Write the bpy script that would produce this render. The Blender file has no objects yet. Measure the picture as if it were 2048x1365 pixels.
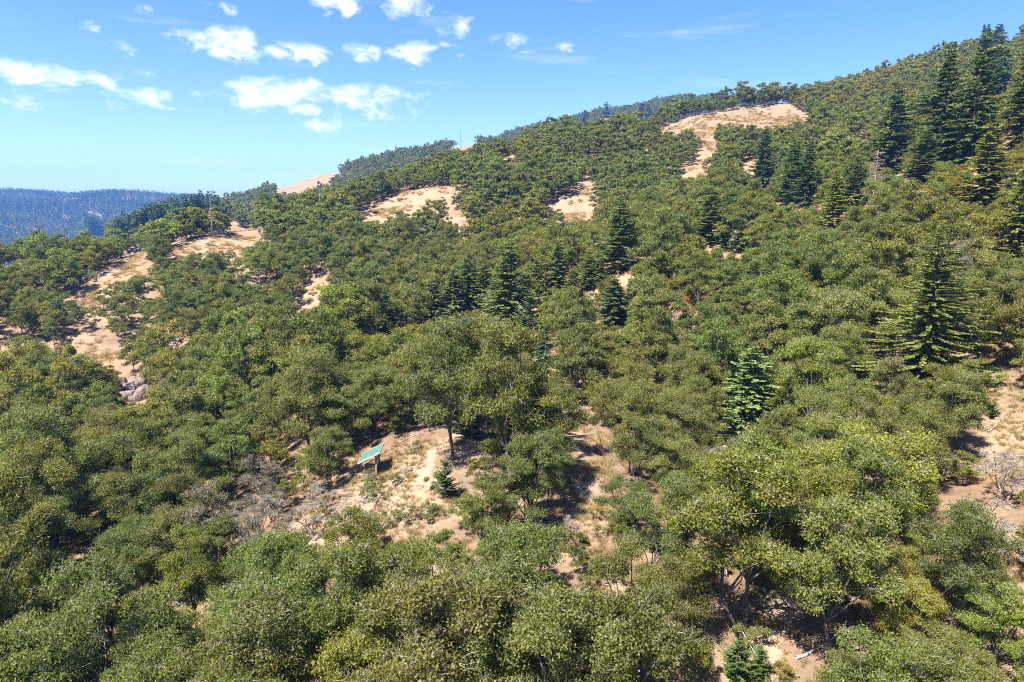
import bpy, math, random
import numpy as np
from math import radians, sin, cos, tan, atan, atan2, asin, pi, sqrt

# ------------------------------------------------------------------ camera, sky, sun, exposure
SC = bpy.context.scene
COL = SC.collection
CAM_Z = 60.0                      # eye height above the datum
PITCH = radians(11.0)             # looking slightly down
cam_data = bpy.data.cameras.new('camera')
cam_data.sensor_width = 36.0
cam_data.lens = 24.0
cam_data.clip_start = 0.5
cam_data.clip_end = 12000.0
cam = bpy.data.objects.new('camera', cam_data)
COL.objects.link(cam)
cam.location = (0, 0, CAM_Z)
cam.rotation_euler = (pi / 2 - PITCH, 0, 0)
SC.camera = cam

SUN_EL = radians(59.0)
SUN_AZ = atan2(-0.74, -0.67)      # compass angle from +Y towards +X: from the left, a little behind the camera
sun_vec = (sin(SUN_AZ) * cos(SUN_EL), cos(SUN_AZ) * cos(SUN_EL), sin(SUN_EL))

world = bpy.data.worlds.new('World')
SC.world = world
world.use_nodes = True
SKY_STRENGTH = 0.074

def build_world():
    nt = world.node_tree
    N, L = nt.nodes, nt.links
    N.clear()
    out = N.new('ShaderNodeOutputWorld')
    bg = N.new('ShaderNodeBackground')
    bg.inputs['Strength'].default_value = SKY_STRENGTH
    sky = N.new('ShaderNodeTexSky')
    sky.sky_type = 'NISHITA'
    sky.sun_disc = False
    sky.sun_elevation = SUN_EL
    sky.sun_rotation = SUN_AZ % (2 * pi)
    sky.altitude = 600.0
    sky.air_density = 1.0
    sky.dust_density = 1.3
    sky.ozone_density = 3.2
    hsv = N.new('ShaderNodeHueSaturation')
    hsv.inputs['Saturation'].default_value = 1.30
    hsv.inputs['Hue'].default_value = 0.519
    L.new(sky.outputs['Color'], hsv.inputs['Color'])

    def math_node(op, a, b=None, c=None, clamp=False):
        m = N.new('ShaderNodeMath')
        m.operation = op
        m.use_clamp = clamp
        for i, v in enumerate((a, b, c)):
            if v is None:
                continue
            if isinstance(v, (int, float)):
                m.inputs[i].default_value = v
            else:
                L.new(v, m.inputs[i])
        return m.outputs[0]

    tc = N.new('ShaderNodeTexCoord')
    sep = N.new('ShaderNodeSeparateXYZ')
    L.new(tc.outputs['Generated'], sep.inputs[0])
    az = math_node('ARCTAN2', sep.outputs[0], sep.outputs[1])
    el = math_node('ARCSINE', sep.outputs[2])
    comb = N.new('ShaderNodeCombineXYZ')
    L.new(az, comb.inputs[0])
    L.new(math_node('MULTIPLY', el, 1.7), comb.inputs[1])
    # warp
    wn = N.new('ShaderNodeTexNoise')
    wn.inputs['Scale'].default_value = 26.0
    wn.inputs['Detail'].default_value = 3.0
    L.new(comb.outputs[0], wn.inputs['Vector'])
    nz = N.new('ShaderNodeTexNoise')
    nz.inputs['Scale'].default_value = 24.0
    nz.inputs['Detail'].default_value = 9.0
    nz.inputs['Roughness'].default_value = 0.62
    nz.inputs['Distortion'].default_value = 0.35
    L.new(comb.outputs[0], nz.inputs['Vector'])
    waz = math_node('ADD', az, math_node('MULTIPLY', math_node('SUBTRACT', wn.outputs['Fac'], 0.5), 0.035))
    wel = math_node('ADD', el, math_node('MULTIPLY', math_node('SUBTRACT', nz.outputs['Fac'], 0.5), 0.020))
    # fair-weather clouds: azimuth, elevation, half width, half height (degrees), thickness
    clouds = [(-34.3, 8.45, 3.44, 1.10, 1.0), (-34.5, 6.96, 1.71, 0.42, 0.5), (-31.7, 8.60, 1.05, 0.67, 0.5), (-29.5, 8.68, 1.82, 0.96, 0.62), (-27.4, 7.74, 2.28, 0.77, 0.75),
              (-27.3, 9.19, 1.21, 0.35, 0.35), (-23.7, 11.84, 1.84, 0.77, 0.7), (-21.2, 11.79, 2.33, 1.36, 1.05), (-16.6, 11.54, 2.74, 0.74, 0.85), (-12.1, 11.70, 1.61, 0.75, 0.8),
              (-7.7, 11.82, 2.09, 1.07, 0.95), (-17.4, 8.37, 4.48, 1.51, 1.05), (-11.4, 8.12, 4.49, 1.40, 0.72), (-14.8, 6.48, 1.89, 0.54, 0.4), (-22.5, 8.13, 1.95, 0.44, 0.45),
              (-13.0, 14.86, 2.54, 0.81, 0.9), (-8.3, 15.09, 2.39, 1.04, 0.9), (0.3, 12.63, 1.93, 0.61, 0.4), (-4.7, 13.63, 1.20, 1.29, 0.3), (-21.6, 13.82, 1.11, 0.63, 0.45),
              (-30.1, 11.92, 0.56, 0.40, 0.25), (-28.3, 10.94, 0.80, 0.41, 0.35), (-26.7, 13.41, 0.64, 0.34, 0.3), (4.0, 12.32, 0.64, 0.35, 0.28), (-26.8, 7.31, 1.63, 0.35, 0.4),
              (-34.1, 6.62, 1.39, 0.26, 0.35),
              # the same kind of weather goes on round the rest of the horizon
              (-48, 12, 3.5, 1.4, .9), (-56, 9.5, 4, 1.1, .8), (-66, 15, 3, 1.5, .9), (-80, 11, 4, 1.2, .9), (-95, 13, 4, 1.5, .9),
              (52, 14, 4, .8, .4), (66, 11, 4, 1.0, .6), (85, 13, 4, 1.3, .8), (110, 11, 4, 1.2, .8), (140, 13, 4, 1.4, .9),
              (170, 10, 4, 1.2, .8), (-120, 12, 4, 1.3, .8), (-150, 14, 4, 1.5, .9)]
    field = None
    for a, e, ra, re, th in clouds:
        da = math_node('MULTIPLY', math_node('SUBTRACT', waz, radians(a)), 1.0 / radians(ra))
        de = math_node('MULTIPLY', math_node('SUBTRACT', wel, radians(e)), 1.0 / radians(re))
        d2 = math_node('MULTIPLY_ADD', da, da, math_node('MULTIPLY', de, de))
        f = math_node('MULTIPLY', math_node('SUBTRACT', 1.0, d2), th)
        field = f if field is None else math_node('MAXIMUM', field, f)
    grain = math_node('MULTIPLY', math_node('SUBTRACT', nz.outputs['Fac'], 0.49), 4.6)
    body = math_node('ADD', math_node('MAXIMUM', field, -1.4), grain)
    mr = N.new('ShaderNodeMapRange')
    mr.interpolation_type = 'SMOOTHSTEP'
    mr.inputs['From Min'].default_value = -0.05
    mr.inputs['From Max'].default_value = 1.45
    L.new(body, mr.inputs['Value'])
    # thin high wisps
    wi = N.new('ShaderNodeTexNoise')
    wi.inputs['Scale'].default_value = 5.0
    wi.inputs['Detail'].default_value = 8.0
    wi.inputs['Roughness'].default_value = 0.6
    st = N.new('ShaderNodeMapping')
    st.inputs['Scale'].default_value = (1.0, 4.0, 1.0)
    st.inputs['Rotation'].default_value = (0, 0, 0.12)
    L.new(comb.outputs[0], st.inputs['Vector'])
    L.new(st.outputs[0], wi.inputs['Vector'])
    mr2 = N.new('ShaderNodeMapRange')
    mr2.interpolation_type = 'SMOOTHSTEP'
    mr2.inputs['From Min'].default_value = 0.54
    mr2.inputs['From Max'].default_value = 0.85
    mr2.inputs['To Max'].default_value = 0.42
    L.new(wi.outputs['Fac'], mr2.inputs['Value'])
    cover = math_node('MAXIMUM', mr.outputs[0], mr2.outputs[0])
    mix = N.new('ShaderNodeMix')
    mix.data_type = 'RGBA'
    L.new(math_node('MULTIPLY', cover, 0.94), mix.inputs[0])
    L.new(hsv.outputs['Color'], mix.inputs[6])
    mix.inputs[7].default_value = (5.3, 5.35, 5.5, 1.0)
    L.new(mix.outputs[2], bg.inputs['Color'])
    L.new(bg.outputs[0], out.inputs['Surface'])
build_world()

sun_data = bpy.data.lights.new('sun', 'SUN')
sun_data.energy = 5.0
sun_data.angle = radians(0.53)
sun_data.color = (1.0, 0.955, 0.88)
sun = bpy.data.objects.new('sun', sun_data)
COL.objects.link(sun)
from mathutils import Vector, Matrix
sun.rotation_euler = Vector(sun_vec).to_track_quat('Z', 'Y').to_euler()
sun.location = (-60, -40, 200)

vs = SC.view_settings
vs.view_transform = 'Standard'
vs.look = 'None'
vs.gamma = 1.0
vs.exposure = 1.9
SC.cycles.max_bounces = 6
SC.cycles.diffuse_bounces = 3
SC.cycles.glossy_bounces = 2
SC.cycles.transmission_bounces = 3
SC.cycles.volume_bounces = 0
SC.cycles.transparent_max_bounces = 4
SC.cycles.use_denoising = False
SC.cycles.filter_width = 1.05
SC.cycles.caustics_reflective = False
SC.cycles.caustics_refractive = False

RNG = np.random.default_rng(11)
rnd = random.Random(5)

# ------------------------------------------------------------------ survey helpers: photograph -> point on the ground
F = 1365.3
CP, SP = cos(PITCH), sin(PITCH)

def ray(u, v):
    xc, yc = (u - 1024.0) / F, (682.5 - v) / F
    return np.array([xc, CP + yc * SP, -SP + yc * CP])

def at(u, v, Y):
    d = ray(u, v)
    return (d[0] / d[1] * Y, Y, CAM_Z + d[2] / d[1] * Y)

def project(P):
    P = np.asarray(P, float)
    q = P - np.array([0, 0, CAM_Z])
    dep = q[..., 1] * CP - q[..., 2] * SP
    up = q[..., 1] * SP + q[..., 2] * CP
    dep = np.where(dep < 0.1, 0.1, dep)
    return 1024 + F * q[..., 0] / dep, 682.5 - F * up / dep, dep

# ------------------------------------------------------------------ terrain heights
CTRL = [
    # lower slope round the kiosk
    (745, 950, 65), (1530, 1365, 35), (1024, 1365, 35), (1545, 1200, 43), (2000, 830, 60), (2048, 1200, 38), (100, 1130, 62), (0, 1365, 44),
    (500, 1200, 52), (1180, 1000, 58), (900, 800, 90), (1180, 860, 74), (400, 900, 90), (0, 900, 105), (1500, 850, 74), (1800, 1000, 50),
    # facing hillside
    (265, 780, 130), (300, 528, 200), (0, 680, 155), (0, 550, 215), (165, 600, 180), (425, 473, 255), (300, 504, 216), (100, 530, 215), (200, 517, 213), (500, 620, 175), (650, 570, 190),
    (800, 405, 272), (1150, 410, 255), (900, 550, 200), (1020, 645, 135), (700, 700, 120), (500, 476, 245), (1100, 480, 220),
    # crest of the middle hill
    (1180, 277, 345), (1050, 312, 340), (940, 338, 335), (830, 370, 320), (700, 418, 305), (580, 446, 295), (480, 468, 278), (1000, 350, 300),
    # upper right
    (1480, 238, 400), (1400, 236, 405), (1340, 262, 390), (1480, 214, 430), (1620, 212, 455), (1700, 192, 500), (1850, 142, 515), (2048, 80, 530),
    (1900, 355, 150), (1800, 450, 128), (1800, 620, 96), (1400, 620, 118), (1400, 450, 182), (1600, 340, 255), (1600, 405, 205), (2048, 450, 112),
    (2048, 620, 84), (1280, 330, 310), (2040, 250, 175), (1750, 300, 250), (1850, 230, 330), (1950, 180, 360), (1600, 260, 350),
    # ridge behind (upper meadow)
    (620, 360, 900), (750, 328, 930), (900, 302, 975), (550, 386, 900), (430, 418, 900), (960, 288, 960), (690, 346, 910), (700, 392, 740), (600, 405, 720), (850, 356, 760), (500, 415, 780),
    # dark conifer spur
    (340, 452, 500), (250, 478, 480), (420, 432, 530), (200, 492, 470),
    # last ridge
    (1000, 280, 1200), (1100, 256, 1245), (1200, 226, 1275), (1330, 214, 1350), (1460, 218, 1320), (1240, 230, 1240), (1100, 285, 1050), (1250, 262, 1080), (1000, 300, 1020),
    # far side of the valley
    (0, 392, 2500), (150, 397, 2500), (240, 398, 2500), (320, 404, 2650), (420, 412, 2900), (0, 440, 2000), (150, 445, 2000), (0, 488, 1600), (200, 470, 1750), (300, 440, 2150),
]
EXTRA = [
    (0, 0, 28), (-40, 0, 22), (40, 0, 37), (0, -300, 10), (300, -300, 90), (-300, -300, -60), (60, 20, 38), (-60, 20, 18), (250, 100, 110), (150, 40, 74),
    (-200, 100, 8), (-250, 230, 10), (-330, 330, -30), (-600, 700, -90), (-330, 640, 22), (-900, 1000, -70), (-400, 200, -30), (-140, 280, 36), (-190, 330, 24), (-260, 400, 8), (-170, 262, 26), (-200, 240, 12),
    # falls away behind the crests, out of sight
    (-130, 350, 44), (-60, 420, 58), (30, 480, 78), (-120, 440, 40), (60, 620, 95), (-20, 560, 72), (-100, 600, 45), (40, 800, 105), (180, 850, 140),
    (160, 520, 118), (260, 600, 150), (420, 640, 170), (450, 300, 150), (600, 500, 190), (300, 1550, 150), (120, 1550, 100), (-150, 1150, 40), (-330, 1050, 10),
    (500, 1500, 180), (1500, 1500, 250), (2500, 0, 300), (2500, 5000, 200), (0, 5000, 0), (-3500, 5000, -20), (-3500, 0, -150), (-1500, 0, -120),
    (-2500, 3200, 60), (-1600, 3400, 40), (-1200, 3600, 40), (0, 2500, 60), (-500, 2200, 20), (-3500, 2500, 130), (-2600, 1500, -10),
]
_P = np.array([at(*c) for c in CTRL] + [tuple(map(float, e)) for e in EXTRA])
C2 = 22.0 ** 2
def _phi(A, B):
    d = A[:, None, :2] - B[None, :, :2]
    return np.sqrt((d ** 2).sum(-1) + C2)
_n = len(_P)
_S = 1000.0
_A = np.zeros((_n + 3, _n + 3))
_A[:_n, :_n] = _phi(_P, _P) - np.eye(_n) * 1.2
_A[:_n, _n] = 1
_A[:_n, _n + 1:] = _P[:, :2] / _S
_A[_n:, :_n] = _A[:_n, _n:].T
_w = np.linalg.solve(_A, np.concatenate([_P[:, 2], np.zeros(3)]))
_waves = [(RNG.uniform(0, 2 * pi), RNG.uniform(0, 2 * pi), 2 * pi / lam, amp) for lam, amp in
          [(70, .9), (55, .8), (38, .5), (27, .35), (19, .22), (13, .14), (9, .09), (6.5, .06)]]

def base_height(x, y):
    x, y = np.asarray(x, float), np.asarray(y, float)
    shp = x.shape
    Q = np.stack([x.ravel(), y.ravel()], 1)
    out = np.empty(len(Q))
    for i in range(0, len(Q), 20000):
        q = Q[i:i + 20000]
        out[i:i + 20000] = _phi(q, _P) @ _w[:_n] + _w[_n] + q[:, 0] / _S * _w[_n + 1] + q[:, 1] / _S * _w[_n + 2]
    for th, ph, k, a in _waves:
        out += a * np.sin(k * (Q[:, 0] * cos(th) + Q[:, 1] * sin(th)) + ph + 1.3 * np.sin(k * .37 * (Q[:, 1] * cos(th) - Q[:, 0] * sin(th))))
    r = np.hypot(Q[:, 0] + 1500, Q[:, 1] - 2200)
    far = np.clip((Q[:, 1] - 1200) / 500, 0, 1)
    out += far * 26 * np.sin(Q[:, 0] / 95 + 1.2 * np.sin(Q[:, 1] / 170)) * np.sin(Q[:, 1] / 260 + .5)
    return out.reshape(shp)

def graded(lo, a, b, hi, fine, grow):
    c = list(np.arange(a, b + 1e-6, fine))
    s, v = fine, b
    while v < hi:
        s *= grow
        v += s
        c.append(min(v, hi))
    s, v = fine, a
    left = []
    while v > lo:
        s *= grow
        v -= s
        left.append(max(v, lo))
    return np.array(left[::-1] + c)
GX = graded(-3500, -150, 165, 2500, 1.5, 1.035)
GY = graded(-300, 15, 300, 5000, 1.5, 1.03)
_mx, _my = np.meshgrid(GX, GY)
GZ = base_height(_mx, _my)

def ground(x, y):
    x, y = np.asarray(x, float), np.asarray(y, float)
    i = np.clip(np.searchsorted(GX, x) - 1, 0, len(GX) - 2)
    j = np.clip(np.searchsorted(GY, y) - 1, 0, len(GY) - 2)
    tx = np.clip((x - GX[i]) / (GX[i + 1] - GX[i]), 0, 1)
    ty = np.clip((y - GY[j]) / (GY[j + 1] - GY[j]), 0, 1)
    return (GZ[j, i] * (1 - tx) * (1 - ty) + GZ[j, i + 1] * tx * (1 - ty) + GZ[j + 1, i] * (1 - tx) * ty + GZ[j + 1, i + 1] * tx * ty)

_T = np.concatenate([np.arange(20, 700, .5), np.geomspace(700, 4500, 900)])
def spot(u, v):
    """the point of the ground seen at a place of the photograph"""
    d = ray(u, v)
    P = d[None] * (_T / d[1])[:, None]
    below = (P[:, 2] + CAM_Z) < ground(P[:, 0], P[:, 1])
    k = int(np.argmax(below)) if below.any() else len(_T) - 1
    return np.array([P[k, 0], P[k, 1], float(ground(P[k, 0], P[k, 1]))])

# ------------------------------------------------------------------ mesh and material helpers
def quad_mesh(name, V, Q, mats, mat_idx=None, attr=None, smooth=False):
    me = bpy.data.meshes.new(name)
    V = np.asarray(V, np.float32)
    Q = np.asarray(Q, np.int32)
    k = Q.shape[1]
    me.vertices.add(len(V))
    me.vertices.foreach_set('co', V.ravel())
    me.loops.add(Q.size)
    me.loops.foreach_set('vertex_index', Q.ravel())
    me.polygons.add(len(Q))
    me.polygons.foreach_set('loop_start', np.arange(0, Q.size, k, dtype=np.int32))
    me.polygons.foreach_set('use_smooth', np.full(len(Q), smooth, dtype=bool))
    for m in mats:
        me.materials.append(m)
    if mat_idx is not None:
        me.polygons.foreach_set('material_index', np.asarray(mat_idx, np.int32))
    if attr is not None:
        a = me.attributes.new('leaf_tone', 'FLOAT', 'FACE')
        a.data.foreach_set('value', np.asarray(attr, np.float32))
    me.update(calc_edges=True)
    me.validate()
    return me

def link(name, data, parent=None, loc=None):
    o = bpy.data.objects.new(name, data)
    COL.objects.link(o)
    if parent is not None:
        o.parent = parent
    if loc is not None:
        o.location = loc
    return o

def tag(o, label=None, cat=None, group=None, kind=None):
    for k, v in (('label', label), ('category', cat), ('group', group), ('kind', kind)):
        if v:
            o[k] = v
    return o

def material(name):
    m = bpy.data.materials.new(name)
    m.use_nodes = True
    nt = m.node_tree
    return m, nt, nt.nodes, nt.links, nt.nodes['Principled BSDF']

def ramp(N, stops):
    r = N.new('ShaderNodeValToRGB')
    e = r.color_ramp.elements
    while len(e) < len(stops):
        e.new(0.5)
    for el, (p, c) in zip(e, stops):
        el.position = p
        el.color = (*c, 1.0)
    return r

def noise(N, L, vec, scale, detail=4, rough=.55):
    n = N.new('ShaderNodeTexNoise')
    n.inputs['Scale'].default_value = scale
    n.inputs['Detail'].default_value = detail
    n.inputs['Roughness'].default_value = rough
    if vec is not None:
        L.new(vec, n.inputs['Vector'])
    return n.outputs['Fac']

def mixc(N, L, fac, a, b, mode='MIX'):
    m = N.new('ShaderNodeMix')
    m.data_type = 'RGBA'
    m.blend_type = mode
    for s, v in ((0, fac), (6, a), (7, b)):
        if isinstance(v, (int, float)):
            m.inputs[s].default_value = v
        elif isinstance(v, tuple):
            m.inputs[s].default_value = (*v, 1.0)
        else:
            L.new(v, m.inputs[s])
    return m.outputs[2]

def leaf_material(name, stops, rough=.45, trans=.28, spec=.4):
    """leaf colour by leaf (ramp over leaf_tone), tinted plant by plant"""
    m, nt, N, L, B = material(name)
    a = N.new('ShaderNodeAttribute')
    a.attribute_name = 'leaf_tone'
    r = ramp(N, stops)
    L.new(a.outputs['Fac'], r.inputs[0])
    t = N.new('ShaderNodeAttribute')
    t.attribute_type = 'INSTANCER'
    t.attribute_name = 'tint'
    c = mixc(N, L, 1.0, r.outputs[0], t.outputs['Color'], 'MULTIPLY')
    L.new(c, B.inputs['Base Color'])
    B.inputs['Roughness'].default_value = rough
    B.inputs['Specular IOR Level'].default_value = spec
    tr = N.new('ShaderNodeBsdfTranslucent')
    c2 = mixc(N, L, 1.0, c, (1.25, 1.35, .55), 'MULTIPLY')
    L.new(c2, tr.inputs['Color'])
    ms = N.new('ShaderNodeMixShader')
    ms.inputs[0].default_value = trans
    L.new(B.outputs[0], ms.inputs[1])
    L.new(tr.outputs[0], ms.inputs[2])
    L.new(ms.outputs[0], nt.nodes['Material Output'].inputs['Surface'])
    return m

def bark_material(name, dark, pale, amount=.5, scale=6):
    m, nt, N, L, B = material(name)
    g = N.new('ShaderNodeNewGeometry')
    n = noise(N, L, g.outputs['Position'], scale, 5, .65)
    r = ramp(N, [(max(0, amount - .12), dark), (min(1, amount + .12), pale)])
    L.new(n, r.inputs[0])
    L.new(r.outputs[0], B.inputs['Base Color'])
    B.inputs['Roughness'].default_value = .9
    B.inputs['Specular IOR Level'].default_value = .15
    bp = N.new('ShaderNodeBump')
    bp.inputs['Strength'].default_value = .5
    bp.inputs['Distance'].default_value = .03
    L.new(noise(N, L, g.outputs['Position'], scale * 5, 3), bp.inputs['Height'])
    L.new(bp.outputs[0], B.inputs['Normal'])
    return m

def plain(name, col, rough=.8, var=.25, scale=8.0, metal=0.0, spec=.3):
    m, nt, N, L, B = material(name)
    tc = N.new('ShaderNodeTexCoord')
    n = noise(N, L, tc.outputs['Object'], scale, 5)
    lo = tuple(c * (1 - var) for c in col)
    hi = tuple(min(1, c * (1 + var)) for c in col)
    r = ramp(N, [(.3, lo), (.7, hi)])
    L.new(n, r.inputs[0])
    L.new(r.outputs[0], B.inputs['Base Color'])
    B.inputs['Roughness'].default_value = rough
    B.inputs['Metallic'].default_value = metal
    B.inputs['Specular IOR Level'].default_value = spec
    return m

M_OAK = leaf_material('oak_leaf', [(0, (.056, .066, .012)), (.35, (.116, .130, .021)), (.7, (.158, .174, .031)), (.93, (.200, .208, .056)), (1, (.215, .18, .075))], rough=.44, trans=.46, spec=.19)
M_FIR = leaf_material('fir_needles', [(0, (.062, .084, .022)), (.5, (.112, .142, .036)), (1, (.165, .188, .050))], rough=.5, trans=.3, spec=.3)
M_FADED = leaf_material('faded_oak_leaf', [(0, (.060, .053, .030)), (.4, (.100, .092, .052)), (.8, (.140, .126, .078)), (1, (.18, .155, .10))], rough=.6, trans=.35, spec=.15)
M_PINE = leaf_material('pine_needles', [(0, (.042, .070, .018)), (.5, (.068, .108, .024)), (1, (.098, .135, .034))], rough=.5, trans=.2, spec=.3)
M_DRY = leaf_material('dry_grass_blades', [(0, (.36, .24, .11)), (.5, (.50, .36, .17)), (1, (.62, .48, .26))], rough=.8, trans=.3, spec=.1)
M_BARK = bark_material('lichened_oak_bark', (.060, .050, .041), (.20, .185, .155), .56)
M_TWIG = bark_material('pale_twig', (.12, .105, .088), (.36, .335, .285), .48, 2)
M_BARE = bark_material('pale_bare_wood', (.125, .102, .08), (.30, .262, .215), .48, 2)
M_FIRBARK = bark_material('fir_bark', (.07, .052, .04), (.16, .125, .10), .5)
M_SNAG = bark_material('silver_dead_wood', (.19, .175, .16), (.38, .365, .345), .5)
M_DARKSNAG = bark_material('dark_dead_wood', (.07, .06, .055), (.20, .175, .155), .55)
M_BROWNTWIG = bark_material('brown_dead_twigs', (.16, .12, .095), (.36, .29, .235), .5, 3)

def ground_material():
    m, nt, N, L, B = material('dry_grass_hillside')
    g = N.new('ShaderNodeNewGeometry')
    pos = g.outputs['Position']
    big = noise(N, L, pos, .018, 5, .6)
    mid = noise(N, L, pos, .11, 9, .70)
    fine = noise(N, L, pos, 1.7, 7, .7)
    grass = ramp(N, [(.22, (.150, .096, .059)), (.40, (.208, .145, .092)), (.58, (.236, .174, .115)), (.78, (.272, .216, .151))])
    L.new(mid, grass.inputs[0])
    tone = ramp(N, [(.36, (1.05, .93, .84)), (.62, (1.0, 1.02, 1.05))])
    L.new(big, tone.inputs[0])
    c = mixc(N, L, 1.0, grass.outputs[0], tone.outputs[0], 'MULTIPLY')
    speck = ramp(N, [(.30, (.58, .52, .46)), (.48, (1, 1, 1)), (.72, (1.12, 1.10, 1.04))])
    L.new(fine, speck.inputs[0])
    c = mixc(N, L, .75, c, speck.outputs[0], 'MULTIPLY')
    duff = N.new('ShaderNodeAttribute')
    duff.attribute_name = 'leaf_litter'
    litter = ramp(N, [(.3, (.075, .044, .028)), (.7, (.15, .092, .058))])
    L.new(fine, litter.inputs[0])
    c = mixc(N, L, duff.outputs['Fac'], c, litter.outputs[0])
    L.new(c, B.inputs['Base Color'])
    B.inputs['Roughness'].default_value = .95
    B.inputs['Specular IOR Level'].default_value = .1
    bp = N.new('ShaderNodeBump')
    bp.inputs['Strength'].default_value = .55
    bp.inputs['Distance'].default_value = .25
    h = noise(N, L, pos, 2.6, 8, .7)
    L.new(h, bp.inputs['Height'])
    L.new(bp.outputs[0], B.inputs['Normal'])
    return m
M_GROUND = ground_material()

# ------------------------------------------------------------------ where it is open
MEADOWS = [
    [(118, 620), (178, 560), (262, 510), (296, 500), (292, 535), (215, 568), (165, 604)],
    [(338, 492), (430, 474), (527, 448), (522, 478), (460, 503), (400, 503), (345, 514)],
    [(580, 600), (625, 562), (662, 536), (656, 585), (605, 645)],
    [(718, 424), (800, 386), (870, 374), (930, 370), (890, 390), (850, 412), (780, 424), (770, 442)],
    [(1085, 396), (1140, 400), (1165, 358), (1187, 360), (1187, 430), (1150, 452), (1120, 420)],
    [(1315, 256), (1400, 232), (1500, 217), (1555, 212), (1625, 228), (1600, 242), (1530, 256), (1480, 246), (1420, 246), (1350, 264)],
    [(1345, 342), (1380, 336), (1400, 300), (1440, 280), (1434, 300), (1404, 330), (1412, 356), (1370, 356)],
    [(550, 381), (600, 354), (660, 336), (684, 340), (650, 362), (600, 384)],
    [(-30, 660), (40, 654), (12, 706), (-30, 712)],
    [(198, 702), (246, 690), (248, 716), (204, 724)],
    [(895, 296), (960, 286), (975, 282), (930, 299)],
    [(1000, 316), (1035, 312), (1030, 322), (1004, 324)],
    [(1698, 268), (1740, 262), (1745, 270), (1710, 276)],
    [(1485, 332), (1515, 318), (1512, 338), (1490, 344)],
    [(1385, 258), (1420, 262), (1415, 275), (1400, 280)],
    [(880, 420), (915, 425), (940, 445), (920, 450)],
    [(300, 585), (325, 560), (320, 590), (305, 600)],
    [(252, 640), (285, 620), (280, 650), (260, 660)],
]
CLEARINGS = [
    [(700, 962), (706, 905), (760, 884), (800, 876), (905, 868), (912, 905), (872, 945), (868, 1000), (850, 1046), (792, 1050), (772, 1000)],
    [(1130, 898), (1138, 845), (1182, 832), (1226, 862), (1232, 905), (1160, 918)],
    [(1100, 1030), (1130, 1000), (1175, 940), (1215, 960), (1212, 1030), (1150, 1075)],
    [(1278, 990), (1325, 970), (1330, 1015), (1290, 1020)],
    [(1505, 1290), (1552, 1205), (1574, 1228), (1545, 1365), (1508, 1365)],
    [(1948, 880), (1970, 812), (2060, 762), (2060, 900), (1985, 910)],
    [(96, 1142), (190, 1092), (214, 1090), (150, 1148)],
    [(848, 1152), (886, 1138), (892, 1160), (860, 1168)],
    [(1610, 1285), (1700, 1270), (1710, 1310), (1630, 1320)],
    [(1350, 1160), (1390, 1150), (1395, 1185), (1355, 1188)],
    [(1160, 1150), (1200, 1145), (1205, 1180), (1170, 1190)],
    [(1600, 800), (1650, 795), (1640, 830), (1608, 828)],
    [(236, 758), (292, 748), (296, 806), (244, 806)],
    [(560, 860), (590, 850), (600, 905), (570, 910)],
]

def inside(poly, u, v):
    p = np.asarray(poly, float)
    x1, y1 = p[:, 0], p[:, 1]
    x2, y2 = np.roll(x1, -1), np.roll(y1, -1)
    u, v = np.asarray(u)[..., None], np.asarray(v)[..., None]
    with np.errstate(divide='ignore', invalid='ignore'):
        c = ((y1 > v) != (y2 > v)) & (u < (x2 - x1) * (v - y1) / (y2 - y1) + x1)
    return (c.sum(-1) % 2) == 1

def value_noise(x, y, lam, seed):
    r = np.random.default_rng(seed)
    g = r.random((128, 128))
    x, y = np.asarray(x) / lam, np.asarray(y) / lam
    i, j = np.floor(x).astype(int), np.floor(y).astype(int)
    fx, fy = x - i, y - j
    fx, fy = fx * fx * (3 - 2 * fx), fy * fy * (3 - 2 * fy)
    G = lambda a, b: g[a % 128, b % 128]
    return G(i, j) * (1 - fx) * (1 - fy) + G(i + 1, j) * fx * (1 - fy) + G(i, j + 1) * (1 - fx) * fy + G(i + 1, j + 1) * fx * fy

# ------------------------------------------------------------------ plants: shapes
def tubes(segs, sides=5):
    """segs: rows of x0 y0 z0 x1 y1 z1 r0 r1"""
    S = np.asarray(segs, float)
    a, b = S[:, :3], S[:, 3:6]
    d = b - a
    ln = np.linalg.norm(d, axis=1, keepdims=True)
    d = d / np.maximum(ln, 1e-6)
    ref = np.where(np.abs(d[:, 2:3]) > .9, np.array([[1., 0, 0]]), np.array([[0, 0, 1.]]))
    e1 = np.cross(d, ref)
    e1 /= np.linalg.norm(e1, axis=1, keepdims=True)
    e2 = np.cross(d, e1)
    th = np.arange(sides) * 2 * pi / sides
    ring = np.cos(th)[None, :, None] * e1[:, None] + np.sin(th)[None, :, None] * e2[:, None]
    A = a[:, None] + ring * S[:, 6, None, None]
    B = b[:, None] + ring * S[:, 7, None, None]
    V = np.concatenate([A, B], 1).reshape(-1, 3)
    n = len(S)
    k = np.arange(sides)
    q = np.stack([k, (k + 1) % sides, sides + (k + 1) % sides, sides + k], 1)
    Q = (np.arange(n)[:, None, None] * 2 * sides + q[None]).reshape(-1, 4)
    return V, Q

def leaf_quads(P, nrm, rng, length, width):
    """one rhombus of a leaf for each point"""
    n = len(P)
    t = rng.normal(size=(n, 3))
    t -= (t * nrm).sum(1, keepdims=True) * nrm
    t /= np.maximum(np.linalg.norm(t, axis=1, keepdims=True), 1e-6)
    s = np.cross(nrm, t)
    l = (length * rng.uniform(.65, 1.3, n))[:, None] * .5
    w = (width * rng.uniform(.65, 1.3, n))[:, None] * .5
    V = np.stack([P - t * l, P + s * w - t * l * .1, P + t * l, P - s * w - t * l * .1], 1).reshape(-1, 3)
    Q = np.arange(n * 4).reshape(n, 4)
    return V, Q

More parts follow.
